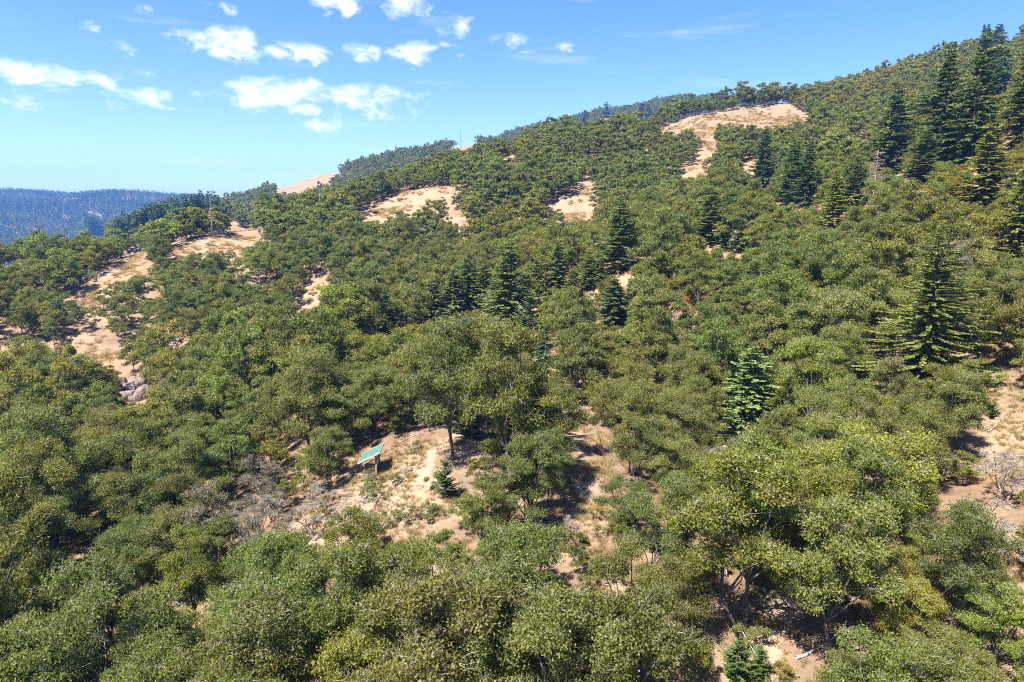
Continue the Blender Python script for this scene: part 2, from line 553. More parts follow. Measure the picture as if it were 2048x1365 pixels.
def unit(v):
    return v / np.maximum(np.linalg.norm(v, axis=-1, keepdims=True), 1e-9)

def oak(seed, H=8.0, R=3.7, lobes=8, pads=62, leaves=15000, leaf=.17, twigs=6, sides=5, stems=1, low=.25, padr=.64, flat=.80, fill=.50, loose=.62):
    """an oak: branch segments and leaf cloud"""
    rng = np.random.default_rng(seed)
    nodes, par = [], []
    def add(p, k):
        nodes.append(np.asarray(p, float))
        par.append(k)
        return len(nodes) - 1
    tops = []
    for s in range(stems):
        a0 = rng.uniform(0, 2 * pi)
        lean = rng.uniform(.2, .7) * (1.0 if stems == 1 else 1.8)
        off = np.array([cos(a0), sin(a0), 0]) * (0 if stems == 1 else .25)
        k = add(off + (0, 0, -.5), -1)
        zf = low * H * rng.uniform(.75, 1.05)
        for f in (.35, .7, 1.0):
            k = add(off + np.array([cos(a0) * lean * f ** 1.5 + rng.normal(0, .06), sin(a0) * lean * f ** 1.5 + rng.normal(0, .06), zf * f]), k)
        tops.append(k)
    cz = H * .56
    ga = rng.uniform(0, 2 * pi)
    lob = []
    for i in range(lobes):
        a = ga + i * 2.399 + rng.normal(0, .25)
        zz = 1 - (i + .35) / lobes * 1.85
        rr = sqrt(max(0, 1 - min(1, zz * zz))) if zz > 0 else sqrt(1 - .55 * zz * zz)
        f = rng.uniform(.54, .86)
        c = np.array([cos(a) * rr * R * f, sin(a) * rr * R * f, cz + zz * H * .44 * f * (1.1 if zz > 0 else .9)])
        lob.append(c)
        top = tops[i % stems]
        p0 = nodes[top]
        k = top
        for f2 in (.4, .75, 1.0):
            bend = np.array([0, 0, sin(f2 * pi) * .35]) + rng.normal(0, .14, 3)
            k = add(p0 + (c - p0) * f2 + bend * (f2 < 1), k)
    first = len(nodes)
    # pads of leaves
    Pd, Rd = [], []
    for i in range(pads):
        c = lob[i % lobes]
        d = unit(rng.normal(size=3))
        d[2] = abs(d[2]) * .9 if rng.random() < .75 else d[2] * .6
        p = c + d * np.array([1.35, 1.35, .95]) * rng.uniform(.55, 1.05) * R / 3.7
        out_ = rng.random() < .14
        if out_:
            p = c + (p - c) * rng.uniform(1.2, 1.6)
        p[2] = max(p[2], H * .13)
        Pd.append(p)
        Rd.append(padr * (rng.uniform(.4, .7) if out_ else rng.uniform(.6, 1.3)) * R / 3.7)
    Pd, Rd = np.array(Pd), np.array(Rd)
    trunk_n = 4 * stems
    for p in Pd[np.argsort(((Pd - [0, 0, low * H]) ** 2).sum(1))]:
        X = np.array(nodes[3:])
        cost = np.linalg.norm(X - p, axis=1) + .25 * np.linalg.norm(X - np.array([0, 0, low * H]), axis=1)
        k = int(np.argmin(cost)) + 3
        mid = (nodes[k] + p) / 2 + rng.normal(0, .12, 3) + (0, 0, .08)
        k = add(mid, k)
        add(p, k)
    n = len(nodes)
    r = np.zeros(n)
    kids = [[] for _ in range(n)]
    for i, k in enumerate(par):
        if k >= 0:
            kids[k].append(i)
    for i in range(n - 1, -1, -1):
        r[i] = .022 if not kids[i] else sum(r[c] ** 2.25 for c in kids[i]) ** (1 / 2.25)
    r *= .9
    seg = [(*nodes[par[i]], *nodes[i], r[par[i]] * (1.25 if par[par[i]] < 0 else 1.0) if par[i] >= 0 else r[i], r[i]) for i in range(n) if par[i] >= 0]
    seg = np.array(seg)
    # never fatter at the start than needed
    seg[:, 6] = np.minimum(seg[:, 6], seg[:, 7] * 1.5 + .01)
    tw = []
    for p, q in zip(Pd, Rd):
        for _ in range(twigs):
            d = unit(rng.normal(size=3))
            d[2] = abs(d[2]) * .8
            e = p + d * q * rng.uniform(.8, 1.45) * np.array([1, 1, .85])
            m = (p + e) / 2 + rng.normal(0, .08, 3)
            tw.append((*p, *m, .014, .011))
            tw.append((*m, *e, .011, .005))
            e2 = m + unit(rng.normal(size=3)) * q * .5
            tw.append((*m, *e2, .009, .004))
    # leaves
    share = Rd ** 2 / (Rd ** 2).sum()
    cnt = rng.multinomial(leaves, share)
    own = np.repeat(np.arange(pads), cnt)
    d = unit(rng.normal(size=(leaves, 3)))
    rad = rng.random(leaves) ** fill
    off = d * rad[:, None]
    off[:, 2] = np.where(off[:, 2] < 0, off[:, 2] * .45, off[:, 2])
    P = Pd[own] + off * Rd[own][:, None] * np.array([1.12, 1.12, flat])
    P += rng.normal(0, .05, P.shape)
    nrm = unit(unit(off + [0, 0, .35]) * .55 + rng.normal(size=(leaves, 3)) * loose + [0, 0, .40])
    pt = rng.normal(0, .09, pads)
    tone = np.clip(rng.normal(.48, .25, leaves) + pt[own] + .10 * off[:, 2], 0, 1)
    lv = leaf_quads(P, nrm, rng, leaf, leaf * .66)
    return seg, np.array(tw) if tw else None, lv, tone

def fir(seed, H=14.0, R=2.7, whorls=30, per=6, sprays=34, spray=.30, bare=.06, droop=.35, gap=0.0, wid=.30, lift=.0):
    rng = np.random.default_rng(seed)
    seg = []
    zs = np.linspace(-.5, H, 9)
    wob = np.cumsum(rng.normal(0, .035, (9, 2)), 0)
    rr = lambda z: max(.02, .017 * (H - z) + .02) if z > 0 else .017 * H + .06
    for i in range(8):
        seg.append((wob[i, 0], wob[i, 1], zs[i], wob[i + 1, 0], wob[i + 1, 1], zs[i + 1], rr(zs[i]), rr(zs[i + 1])))
    P, Nn, T, tone = [], [], [], []
    Ln = []
    ph1, ph2 = rng.uniform(0, 6.28, 2)
    for w in range(whorls):
        wf = rng.uniform(.72, 1.15)
        t = bare + (1 - bare) * (w + rng.uniform(-.3, .3)) / whorls
        t = min(max(t, bare), .985)
        z = t * H
        prof = (1 - t) ** .72 * (1 - .55 * max(0, .20 - t) / .20)
        for b in range(per if t < .85 else 4):
            if rng.random() < gap:
                continue
            a = rng.uniform(0, 2 * pi)
            l = R * prof * wf * rng.uniform(.6, 1.2) * (1 + .22 * sin(a + ph1 + 3 * t) + .12 * sin(2 * a + ph2 + 9 * t)) + .12
            up0 = .55 * t + .05 + lift + rng.normal(0, .10)
            n = max(5, int(sprays * (l / R) ** .8))
            s = np.sort(rng.uniform(.10, 1.0, n))
            dz = l * (up0 * s - droop * s ** 1.6 + .18 * s ** 3)
            x0 = np.interp(z, zs, wob[:, 0])
            y0 = np.interp(z, zs, wob[:, 1])
            ax = np.stack([x0 + cos(a) * l * s, y0 + sin(a) * l * s, z + dz], 1)
            e = 2
            for i0, i1 in ((0, .5), (.5, 1.0)):
                p0 = (x0 + cos(a) * l * i0, y0 + sin(a) * l * i0, z + l * (up0 * i0 - droop * i0 ** 1.6 + .18 * i0 ** 3))
                p1 = (x0 + cos(a) * l * i1, y0 + sin(a) * l * i1, z + l * (up0 * i1 - droop * i1 ** 1.6 + .18 * i1 ** 3))
                seg.append((*p0, *p1, .035 * (1 - .5 * i0) * (l / R) + .008, .02 * (1 - .8 * i0) * (l / R) + .004))
            side = np.where(rng.random(n) < .5, -1.0, 1.0)
            ang = a + side * rng.uniform(.35, 1.1, n)
            ll = spray * (1.25 - .55 * s) * rng.uniform(.7, 1.4, n) * (.6 + .4 * l / R) * 1.6
            tip = np.stack([np.cos(ang), np.sin(ang), rng.normal(-.22 + .25 * t + lift, .16, n)], 1)
            P.append(ax + tip * ll[:, None] * .5)
            T.append(unit(tip))
            Ln.append(ll)
            Nn.append(unit(rng.normal(0, .62, (n, 3)) + [0, 0, .8]))
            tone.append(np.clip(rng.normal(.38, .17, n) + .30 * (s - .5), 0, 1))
    P, T, Nn, tone, Ln = map(np.concatenate, (P, T, Nn, tone, Ln))
    sd = unit(np.cross(Nn, T))
    l = Ln[:, None] * .5
    w = Ln[:, None] * wid
    V = np.stack([P - T * l, P + sd * w, P + T * l, P - sd * w], 1).reshape(-1, 3)
    return np.array(seg), None, (V, np.arange(len(P) * 4).reshape(-1, 4)), tone

def snag(seed, H=12.0, r=.22, limbs=26, ll=1.5, twigs=4, top=.0):
    rng = np.random.default_rng(seed)
    seg = []
    zs = np.linspace(-.5, H, 8)
    wob = np.cumsum(rng.normal(0, .05, (8, 2)), 0)
    rad = np.linspace(r, r * .22, 8)
    for i in range(7):
        seg.append((*wob[i], zs[i], *wob[i + 1], zs[i + 1], rad[i], rad[i + 1]))
    tw = []
    for i in range(limbs):
        t = rng.uniform(.22, .98)
        z = t * H
        p = np.array([np.interp(z, zs, wob[:, 0]), np.interp(z, zs, wob[:, 1]), z])
        a = rng.uniform(0, 2 * pi)
        l = ll * (1 - .6 * t) * rng.uniform(.35, 1.2)
        d = np.array([cos(a), sin(a), rng.uniform(-.35, .3)])
        m = p + d * l * .55
        e = p + d * l + [0, 0, rng.uniform(-.25, .15) * l]
        seg.append((*p, *m, .05, .033))
        seg.append((*m, *e, .033, .012))
        for _ in range(twigs):
            f = rng.uniform(.35, 1)
            q = p + (e - p) * f
            g = q + unit(rng.normal(size=3)) * l * .35
            tw.append((*q, *g, .014, .005))
    return np.array(seg), np.array(tw) if tw else None, None, None

def wood_mesh(name, parts, m_main, m_twig, sides):
    seg, tw, lv, tone = parts
    V, Q = tubes(seg, sides)
    idx = np.zeros(len(Q), int)
    if tw is not None:
        V2, Q2 = tubes(tw, 3)
        Q = np.concatenate([Q, Q2 + len(V)])
        V = np.concatenate([V, V2])
        idx = np.concatenate([idx, np.ones(len(Q2), int)])
    return quad_mesh(name, V, Q, [m_main, m_twig], idx, smooth=True)

def crown_mesh(name, parts, m):
    V, Q = parts[2]
    return quad_mesh(name, V, Q, [m], None, parts[3])

def whole_mesh(name, parts, m_main, m_leaf, sides=3, m_twig=None):
    """wood and leaves in one mesh, for the far woodland"""
    seg, tw, lv, tone = parts
    V, Q = tubes(seg, sides)
    idx = np.zeros(len(Q), int)
    at_ = np.zeros(len(Q))
    if tw is not None:
        V2, Q2 = tubes(tw, 3)
        Q = np.concatenate([Q, Q2 + len(V)])
        V = np.concatenate([V, V2])
        idx = np.concatenate([idx, np.full(len(Q2), 2)])
        at_ = np.concatenate([at_, np.zeros(len(Q2))])
    Q = np.concatenate([Q, lv[1] + len(V)])
    V = np.concatenate([V, lv[0]])
    idx = np.concatenate([idx, np.ones(len(lv[1]), int)])
    at_ = np.concatenate([at_, tone])
    return quad_mesh(name, V, Q, [m_main, m_leaf, m_twig or m_main], idx, at_)

# near kinds: (wood, crown) mesh pairs
OAK_NEAR, OAK_SPARSE, OAK_MID = [], [], []
for i in range(7):
    p = oak(100 + i, H=8.4 + .7 * (i % 3), R=3.3 + .3 * (i * 2 % 3), lobes=9 + i % 4, stems=1 + (i % 3 == 1) + (i == 5), leaves=25000, leaf=.145, pads=92 + 6 * (i % 3), twigs=5, padr=.82, fill=.62, loose=.78)
    OAK_NEAR.append((wood_mesh('oak_wood', p, M_BARK, M_TWIG, 6), crown_mesh('oak_crown', p, M_OAK)))
for i in range(3):
    p = oak(200 + i, H=7.0, R=3.3, lobes=8, stems=1 + i % 2, leaves=6000, leaf=.12, pads=80, twigs=11)
    OAK_SPARSE.append((wood_mesh('oak_wood', p, M_BARK, M_BARE, 5), crown_mesh('oak_crown', p, M_FADED)))
for i in range(6):
    p = oak(300 + i, H=8.2 + .6 * (i % 3), R=3.4 + .2 * (i % 2), lobes=9 + i % 4, stems=1 + i % 2, leaves=9500, leaf=.22, pads=80, twigs=3, padr=.78, fill=.6, loose=.75)
    OAK_MID.append((wood_mesh('oak_wood', p, M_BARK, M_TWIG, 4), crown_mesh('oak_crown', p, M_OAK)))
FIR_NEAR = []
for i in range(4):
    p = fir(400 + i, whorls=40, per=7, sprays=52, spray=.27, droop=.34 + .05 * i, R=3.3)
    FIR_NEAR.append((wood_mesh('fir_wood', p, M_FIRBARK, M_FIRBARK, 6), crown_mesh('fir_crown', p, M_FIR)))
GIANT = fir(410, H=26, R=7.2, whorls=64, per=8, sprays=150, spray=.27, droop=.46, gap=.08)
GIANT = (wood_mesh('fir_wood', GIANT, M_FIRBARK, M_FIRBARK, 8), crown_mesh('fir_crown', GIANT, M_FIR))
FIR_MID = []
for i in range(4):
    p = fir(420 + i, whorls=28, per=6, sprays=22, spray=.46, R=3.3, gap=.10, droop=.3)
    FIR_MID.append((wood_mesh('fir_wood', p, M_FIRBARK, M_FIRBARK, 4), crown_mesh('fir_crown', p, M_FIR)))
FIR_FAR = []
for i in range(3):
    p = fir(440 + i, whorls=18, per=5, sprays=9, spray=.85, R=3.0, gap=.06, droop=.3)
    FIR_FAR.append((wood_mesh('fir_wood', p, M_FIRBARK, M_FIRBARK, 3), crown_mesh('fir_crown', p, M_FIR)))
PINE = []
for i in range(3):
    p = fir(460 + i, H=8, R=2.0, whorls=20, per=6, sprays=40, spray=.22, droop=.12, lift=.25, wid=.22)
    PINE.append((wood_mesh('pine_wood', p, M_FIRBARK, M_FIRBARK, 5), crown_mesh('pine_crown', p, M_PINE)))

# ------------------------------------------------------------------ trees with a place of their own
def plant(kind, pair, loc, rot, scale, label, cat, group=None, tint=(1, 1, 1), lean=(0, 0)):
    o = bpy.data.objects.new(kind, None)
    COL.objects.link(o)
    o.empty_display_size = .5
    o.location = loc
    o.rotation_euler = (lean[0], lean[1], rot)
    o.scale = scale
    tag(o, label, cat, group)
    if pair[0] is not None:
        link('trunk', pair[0], o)
    if pair[1] is not None:
        c = link('crown', pair[1], o)
        c['tint'] = [float(t) for t in tint]
    return o

KEEP = []      # polygons in the view that stay free of nearer oaks, with the depth they guard
STANDS = []    # x, y, radius of placed trees

# base column, base row, top row, half width in pixels, kind, label, group, tint
G_GROVE = 'firs in the dark grove amid the oaks'
L_GROVE = 'dark green fir in the conifer grove amid the oak woodland'
G_SLOPE = 'tall firs on the upper slope'
L_SLOPE = 'tall dark fir standing among oaks on the upper slope'
SPECIAL = [
    (1022, 668, 492, 40, 'fir', 'tallest dark green fir in the middle of the conifer grove', None, (1.15, 1.2, 1.0)),
    (938, 620, 512, 24, 'fir', L_GROVE, G_GROVE, (1.09, 1.20, 0.88)), (968, 622, 532, 26, 'fir', L_GROVE, G_GROVE, (1.28, 1.26, 0.83)),
    (905, 640, 543, 26, 'fir', L_GROVE, G_GROVE, (1.15, 1.26, 1.08)), (866, 650, 562, 24, 'fir', L_GROVE, G_GROVE, (1.15, 1.20, 0.88)),
    (770, 668, 580, 24, 'fir', L_GROVE, G_GROVE, (1.02, 1.14, 0.83)), (1118, 590, 488, 28, 'fir', L_GROVE, G_GROVE, (1.41, 1.32, 0.83)),
    (1074, 605, 522, 20, 'fir', L_GROVE, G_GROVE, (1.22, 1.26, 0.98)), (1178, 580, 514, 22, 'fir', L_GROVE, G_GROVE, (1.22, 1.26, 0.88)),
    (1200, 572, 520, 16, 'fir', L_GROVE, G_GROVE, (1.28, 1.26, 0.88)), (1146, 600, 540, 18, 'fir', L_GROVE, G_GROVE, (1.47, 1.38, 0.78)),
    (990, 640, 560, 20, 'fir', L_GROVE, G_GROVE, (1.28, 1.32, 1.08)), (1050, 640, 545, 22, 'fir', L_GROVE, G_GROVE, (1.15, 1.20, 0.88)),
    (1236, 548, 402, 34, 'fir', 'broad tall fir above the conifer grove, dark and ragged', None, (1.05, 1.1, .8)),
    (1222, 655, 558, 36, 'fir', 'stout grey-green fir standing alone in oaks beside the grove', None, (1.0, 1.08, .95)),
    (1290, 512, 446, 20, 'fir', L_GROVE, G_GROVE, (1.15, 1.20, 0.83)), (1330, 500, 446, 18, 'fir', L_GROVE, G_GROVE, (1.28, 1.26, 0.88)),
    (1418, 490, 382, 30, 'fir', 'tall green fir with smaller firs at its foot below the right-of-centre meadow', None, (1.1, 1.15, .9)),
    (1448, 500, 438, 18, 'fir', L_GROVE, G_GROVE, (1.15, 1.26, 0.88)), (1480, 505, 442, 18, 'fir', L_GROVE, G_GROVE, (1.15, 1.20, 0.88)),
    (1372, 500, 450, 16, 'fir', L_GROVE, G_GROVE, (1.28, 1.26, 0.88)), (1500, 500, 456, 14, 'fir', L_GROVE, G_GROVE, (1.28, 1.26, 0.88)),
    (1260, 596, 556, 11, 'fir', 'small slim fir poking out of the oak canopy', None, (.9, 1, .95)),
    (1425, 548, 498, 13, 'fir', 'small dark fir alone in the yellow-green canopy', None, (.8, .9, .8)),
    (1525, 384, 264, 24, 'fir', L_SLOPE, G_SLOPE, (.75, .88, .72)), (1580, 412, 286, 24, 'fir', L_SLOPE, G_SLOPE, (.72, .86, .75)),
    (1615, 412, 284, 24, 'fir', L_SLOPE, G_SLOPE, (.7, .84, .72)), (1706, 420, 320, 24, 'fir', L_SLOPE, G_SLOPE, (.78, .9, .72)),
    (1780, 350, 180, 40, 'fir', L_SLOPE, G_SLOPE, (.8, .92, .72)), (1842, 372, 270, 32, 'fir', L_SLOPE, G_SLOPE, (.95, 1.05, .85)),
    (1880, 340, 100, 40, 'fir', 'huge dark fir towering beside its twin on the upper slope', 'twin giant firs', (.72, .84, .66)),
    (1938, 330, 84, 42, 'fir', 'huge dark fir towering beside its twin on the upper slope', 'twin giant firs', (.85, .95, .7)),
    (1992, 196, 86, 26, 'fir', L_SLOPE, G_SLOPE, (.7, .85, .75)), (2040, 300, 70, 40, 'fir', L_SLOPE, G_SLOPE, (1.1, 1.1, .8)),
    (1660, 468, 352, 26, 'fir', 'olive-yellow conifer thin in the crown among the upper oaks', None, (2.1, 1.75, .8)),
    (1960, 420, 260, 40, 'fir', 'broad olive-brown conifer at the foot of the giant firs', None, (1.9, 1.5, .75)),
    (2030, 520, 330, 40, 'fir', 'ragged olive conifer on the steep upper slope', None, (1.7, 1.4, .8)),
    (1840, 800, 480, 112, 'fir', 'very large drooping fir with feathery grey-green boughs above the oaks', None, (1.55, 1.4, 1.0)),
    (1490, 880, 706, 62, 'fir', 'blue-green fir with upswept pale tips among oaks', None, (1.6, 1.8, 1.9)),
    (1088, 728, 658, 17, 'fir', 'small blue-green fir at the foot of the grove', None, (.95, 1.25, 1.6)),
    (1002, 716, 664, 13, 'fir', 'little bluish fir between two yellow-green pines', None, (1.2, 1.5, 1.7)),
    (972, 722, 660, 15, 'pine', 'young yellow-green pine at the edge of the conifer grove', 'young pines below the grove', (1, 1, 1)),
    (1055, 708, 590, 22, 'pine', 'young yellow-green pine at the edge of the conifer grove', 'young pines below the grove', (1.15, 1.05, .8)),
    (940, 706, 640, 18, 'pine', 'young yellow-green pine at the edge of the conifer grove', 'young pines below the grove', (1, 1, 1)),
    (925, 702, 628, 15, 'pine', 'young yellow-green pine at the edge of the conifer grove', 'young pines below the grove', (1.2, 1.05, .8)),
    (1045, 724, 640, 16, 'pine', 'young yellow-green pine at the edge of the conifer grove', 'young pines below the grove', (1.1, 1.05, .9)),
    (792, 672, 606, 15, 'pine', 'young yellow-green pine at the edge of the conifer grove', 'young pines below the grove', (1.3, 1.1, .7)),
    (835, 660, 590, 15, 'pine', 'yellowing slim pine beside the darkest fir of the grove', None, (1.7, 1.25, .6)),
    (945, 880, 782, 28, 'pine', 'bright green young pine behind the kiosk clearing', None, (1.0, 1.1, .85)),
    (1105, 880, 808, 26, 'pine', 'olive young conifer in the shade beside the second clearing', None, (.95, .85, .6)),
    (1515, 1368, 1306, 22, 'pine', 'bushy bright green pine sapling beside the dirt trail', 'pine saplings by the trail', (.95, 1.1, .7)),
    (1470, 1372, 1290, 28, 'pine', 'bushy bright green pine sapling beside the dirt trail', 'pine saplings by the trail', (.8, 1.0, .7)),
    (893, 1000, 928, 22, 'pine', 'young green pine leaning over the path below the clearing', None, (.9, 1, .7)),
    (1446, 1108, 1040, 24, 'pine', 'yellow-brown young conifer among the lower oaks', None, (1.9, 1.15, .5)),
    (1630, 560, 484, 18, 'pine', 'orange-brown dying young pine in the canopy', None, (3.6, 1.35, .75)),
    (1985, 836, 806, 13, 'pine', 'small bright green pine seedling on the bare sandy bank', None, (1.1, 1.15, .7)),
    (180, 478, 432, 16, 'fir', 'dark fir on the near crest above the valley', 'pair of crest firs', (.75, .85, .7)),
    (197, 478, 436, 14, 'fir', 'dark fir on the near crest above the valley', 'pair of crest firs', (.8, .9, .7)),
    (1968, 98, 52, 11, 'fir', 'small fir breaking the bare skyline of the high slope', 'skyline firs', (.75, .85, .75)),
    (1996, 90, 50, 10, 'fir', 'small fir breaking the bare skyline of the high slope', 'skyline firs', (.75, .85, .75)),
    (2020, 76, 36, 10, 'fir', 'small fir breaking the bare skyline of the high slope', 'skyline firs', (.75, .85, .75)),
    (2036, 74, 34, 9, 'fir', 'small fir breaking the bare skyline of the high slope', 'skyline firs', (.75, .85, .75)),
    (1212, 236, 206, 7, 'fir', 'slim fir on the last ridge', 'firs on the last ridge', (.8, .95, 1)),
    (1282, 240, 206, 8, 'fir', 'slim fir on the last ridge', 'firs on the last ridge', (.8, .95, 1)),
    (1296, 242, 210, 8, 'fir', 'slim fir on the last ridge', 'firs on the last ridge', (.8, .95, 1)),
    (1310, 244, 214, 7, 'fir', 'slim fir on the last ridge', 'firs on the last ridge', (.8, .95, 1)),
    (1170, 246, 222, 6, 'fir', 'slim fir on the last ridge', 'firs on the last ridge', (.8, .95, 1)),
]

def place_special():
    for n, (u, vb, vt, hw, kind, label, group, tint) in enumerate(SPECIAL):
        p = spot(u, vb)
        uu, vv, dep = project(p)
        # height that reaches the row of the top
        d0, d1 = ray(u, vb), ray(u, vt)
        h = p[1] * (d1[2] / d1[1] - d0[2] / d0[1]) * 1.08
        w = hw / F * dep * (1.25 if dep > 105 else 1.0)
        if kind == 'fir':
            src = FIR_NEAR if dep < 260 else FIR_MID if dep < 330 else FIR_FAR
            pair, H0, R0 = src[n % len(src)], 14.0, 2.5
        else:
            pair, H0, R0 = PINE[n % 3], 8.0, 1.4
        if hw > 100:
            pair, H0, R0 = GIANT, 26.0, 6.2
        plant('fir_tree' if kind == 'fir' else 'pine_tree', pair, p, rnd.uniform(0, 6.28), (w / R0, w / R0, h / H0), label,
              'fir tree' if kind == 'fir' else 'pine tree', group, tint)
        STANDS.append((p[0], p[1], max(w * .75, .8)))
        top = vt + .05 * (vb - vt)
        lowest = vb - (.25 if hw > 100 else .08) * (vb - vt)
        KEEP.append(([(u, vt - 2), (u - hw * .95, lowest), (u + hw * .95, lowest)], p[1]))
place_special()

# dark conifer wood on the spur across the dip
def spur_firs():
    pts = []
    for u in np.arange(236, 440, 4.2):
        crest = np.interp(u, [236, 280, 330, 400, 440], [474, 458, 446, 434, 428])
        for row in range(3):
            uu = u + rnd.uniform(-2.5, 2.5)
            v = crest + row * 8 + rnd.uniform(-3, 3) + 4
            if uu > 400 and row > 1:
                continue
            pts.append((uu, v))
    for u, v in pts:
        p = spot(u, v)
        if p[1] > 900 or p[1] < 380:
            continue
        h = rnd.uniform(14, 21)
        s = h / 14
        plant('fir_tree', FIR_FAR[rnd.randrange(3)], p, rnd.uniform(0, 6.28), (s * .95, s * .95, s), 'dense dark fir in the even conifer wood on the far spur', 'fir tree',
              'firs of the conifer wood on the spur', (.72, .9, .95))
        STANDS.append((p[0], p[1], 2.0))
spur_firs()

# dead standing trees
SNAGS = [
    (425, 474, 394, 34, 2.0, M_SNAG, 'bare silver snag on the crest above the meadow', 0.02),
    (97, 536, 428, 26, 2.4, M_DARKSNAG, 'dark broken snag leaning above the crest oaks', -.13),
    (922, 302, 259, 30, 2.6, M_DARKSNAG, 'bare branched snag standing up on the ridge skyline', 0),
    (1745, 412, 300, 70, 3.4, M_BROWNTWIG, 'dead brown conifer full of dry twigs on the upper slope', 0),
    (2043, 300, 200, 4, .6, M_SNAG, 'bare grey trunk at the edge of the olive conifers', 0),
    (14, 872, 770, 40, 2.6, M_DARKSNAG, 'dead dark conifer with bare drooping branches in the valley oaks', .04),
    (1205, 905, 852, 8, .8, M_SNAG, 'leaning bare pole beside the second clearing', -.25),
]
for i, (u, vb, vt, limbs, ll, mat, label, lean) in enumerate(SNAGS):
    p = spot(u, vb)
    d0, d1 = ray(u, vb), ray(u, vt)
    h = p[1] * (d1[2] / d1[1] - d0[2] / d0[1])
    sg = snag(500 + i, H=h, r=(.012 if mat is M_SNAG else .016) * h + .03, limbs=limbs, ll=ll * h / 12, twigs=8 if mat is M_BROWNTWIG else 4)
    V, Q = tubes(sg[0], 6)
    if sg[1] is not None:
        V2, Q2 = tubes(sg[1], 3)
        Q = np.concatenate([Q, Q2 + len(V)])
        V = np.concatenate([V, V2])
    o = link('dead_tree', None)
    o.location = p
    o.rotation_euler = (0, lean, 0)
    tag(o, label, 'dead tree')
    link('trunk', quad_mesh('snag_wood', V, Q, [mat], smooth=True), o)
    STANDS.append((p[0], p[1], .8))
    KEEP.append(([(u - 6, vt), (u + 6, vt), (u + 6, vb - .3 * (vb - vt)), (u - 6, vb - .3 * (vb - vt))], p[1]))

# bare grey thickets
THICKETS = [(2010, 1010, 900, 60), (1960, 1130, 1010, 60), (2048, 1150, 1060, 60), (1880, 960, 905, 40), (1075, 1130, 1075, 26), (1135, 1105, 1050, 28), (1360, 760, 690, 20), (470, 1090, 1020, 45),
            (610, 1085, 1010, 42), (545, 1045, 985, 36), (700, 1060, 1000, 36), (640, 1020, 970, 30)]
def bare_mesh(seed):
    p = oak(seed, H=6.0, R=3.0, lobes=9, pads=80, leaves=60, twigs=16, stems=3, low=.2)
    p[1][:, 6:] *= 1.6
    return wood_mesh('bare_wood', p, M_BARE, M_BARE, 4)
BARE = [bare_mesh(600), bare_mesh(601), bare_mesh(602)]
for i, (u, vb, vt, hw) in enumerate(THICKETS):
    p = spot(u, vb)
    dep = float(project(p)[2])
    d0, d1 = ray(u, vb), ray(u, vt)
    h = p[1] * (d1[2] / d1[1] - d0[2] / d0[1])
    w = hw / F * dep
    side = 'on the sandy bank' if u > 1800 else 'beside the kiosk clearing' if u < 720 else 'between leafy oaks'
    plant('bare_tree', (BARE[i % 3], None), p, rnd.uniform(0, 6), (w / 2.6, w / 2.6, max(h, 2.5) / 6), 'leafless tree of tangled pale grey twigs ' + side, 'bare tree', 'leafless grey trees ' + side)
    KEEP.append(([(u - hw * .7, vt), (u + hw * .7, vt), (u + hw * .6, vb - .3 * (vb - vt)), (u - hw * .6, vb - .3 * (vb - vt))], p[1]))
    STANDS.append((p[0], p[1], 1.0))

# bright bushes that show between the oaks
BUSHES = [(1350, 640, 4.2, 'rust-red bush glowing in the green canopy', (2.6, .9, .55)), (355, 700, 6.0, 'yellow-ochre bush above the rock outcrop', (2.2, 1.35, .5)),
          (330, 690, 4.5, 'dull gold bush next to the yellow-ochre bush', (1.8, 1.25, .6)), (1700, 668, 2.6, 'bare brownish bush in a gap of the upper canopy', (1.9, 1.1, .9)),
          (480, 905, 3.2, 'yellow-olive bush under the oaks downhill of the kiosk', (1.7, 1.4, .5)), (180, 562, 2.5, 'low green bush on the edge of the lower meadow', (1, 1.2, .7)),
          (1975, 782, 2.2, 'fresh lime-green shrub at the top of the sandy bank', (1.3, 1.7, .6))]
for u, v, h, _l, _t in BUSHES:
    q = spot(u, v)
    px = h * F / float(project(q)[2])
    KEEP.append(([(u - px * .5, v - px * .9), (u + px * .5, v - px * .9), (u + px * .5, v - px * .3), (u - px * .5, v - px * .3)], q[1]))
    STANDS.append((q[0], q[1], h * .4))

# ------------------------------------------------------------------ the oak woodland
def candidates(y0, y1, step, seed):
    r = np.random.default_rng(seed)
    xs = np.arange(-.80 * y1 - 40, .80 * y1 + 40, step)
    ys = np.arange(y0, y1, step * .9)
    X, Y = np.meshgrid(xs, ys)
    X = X + (np.arange(len(ys)) % 2)[:, None] * step / 2
    X = (X + r.uniform(-.42, .42, X.shape) * step).ravel()
    Y = (Y + r.uniform(-.42, .42, Y.shape) * step).ravel()
    k = (np.abs(X) < .80 * Y + 30) & ((Y < 620) | ((X > -.47 * Y) & (X < .37 * Y)))
    return X[k], Y[k]

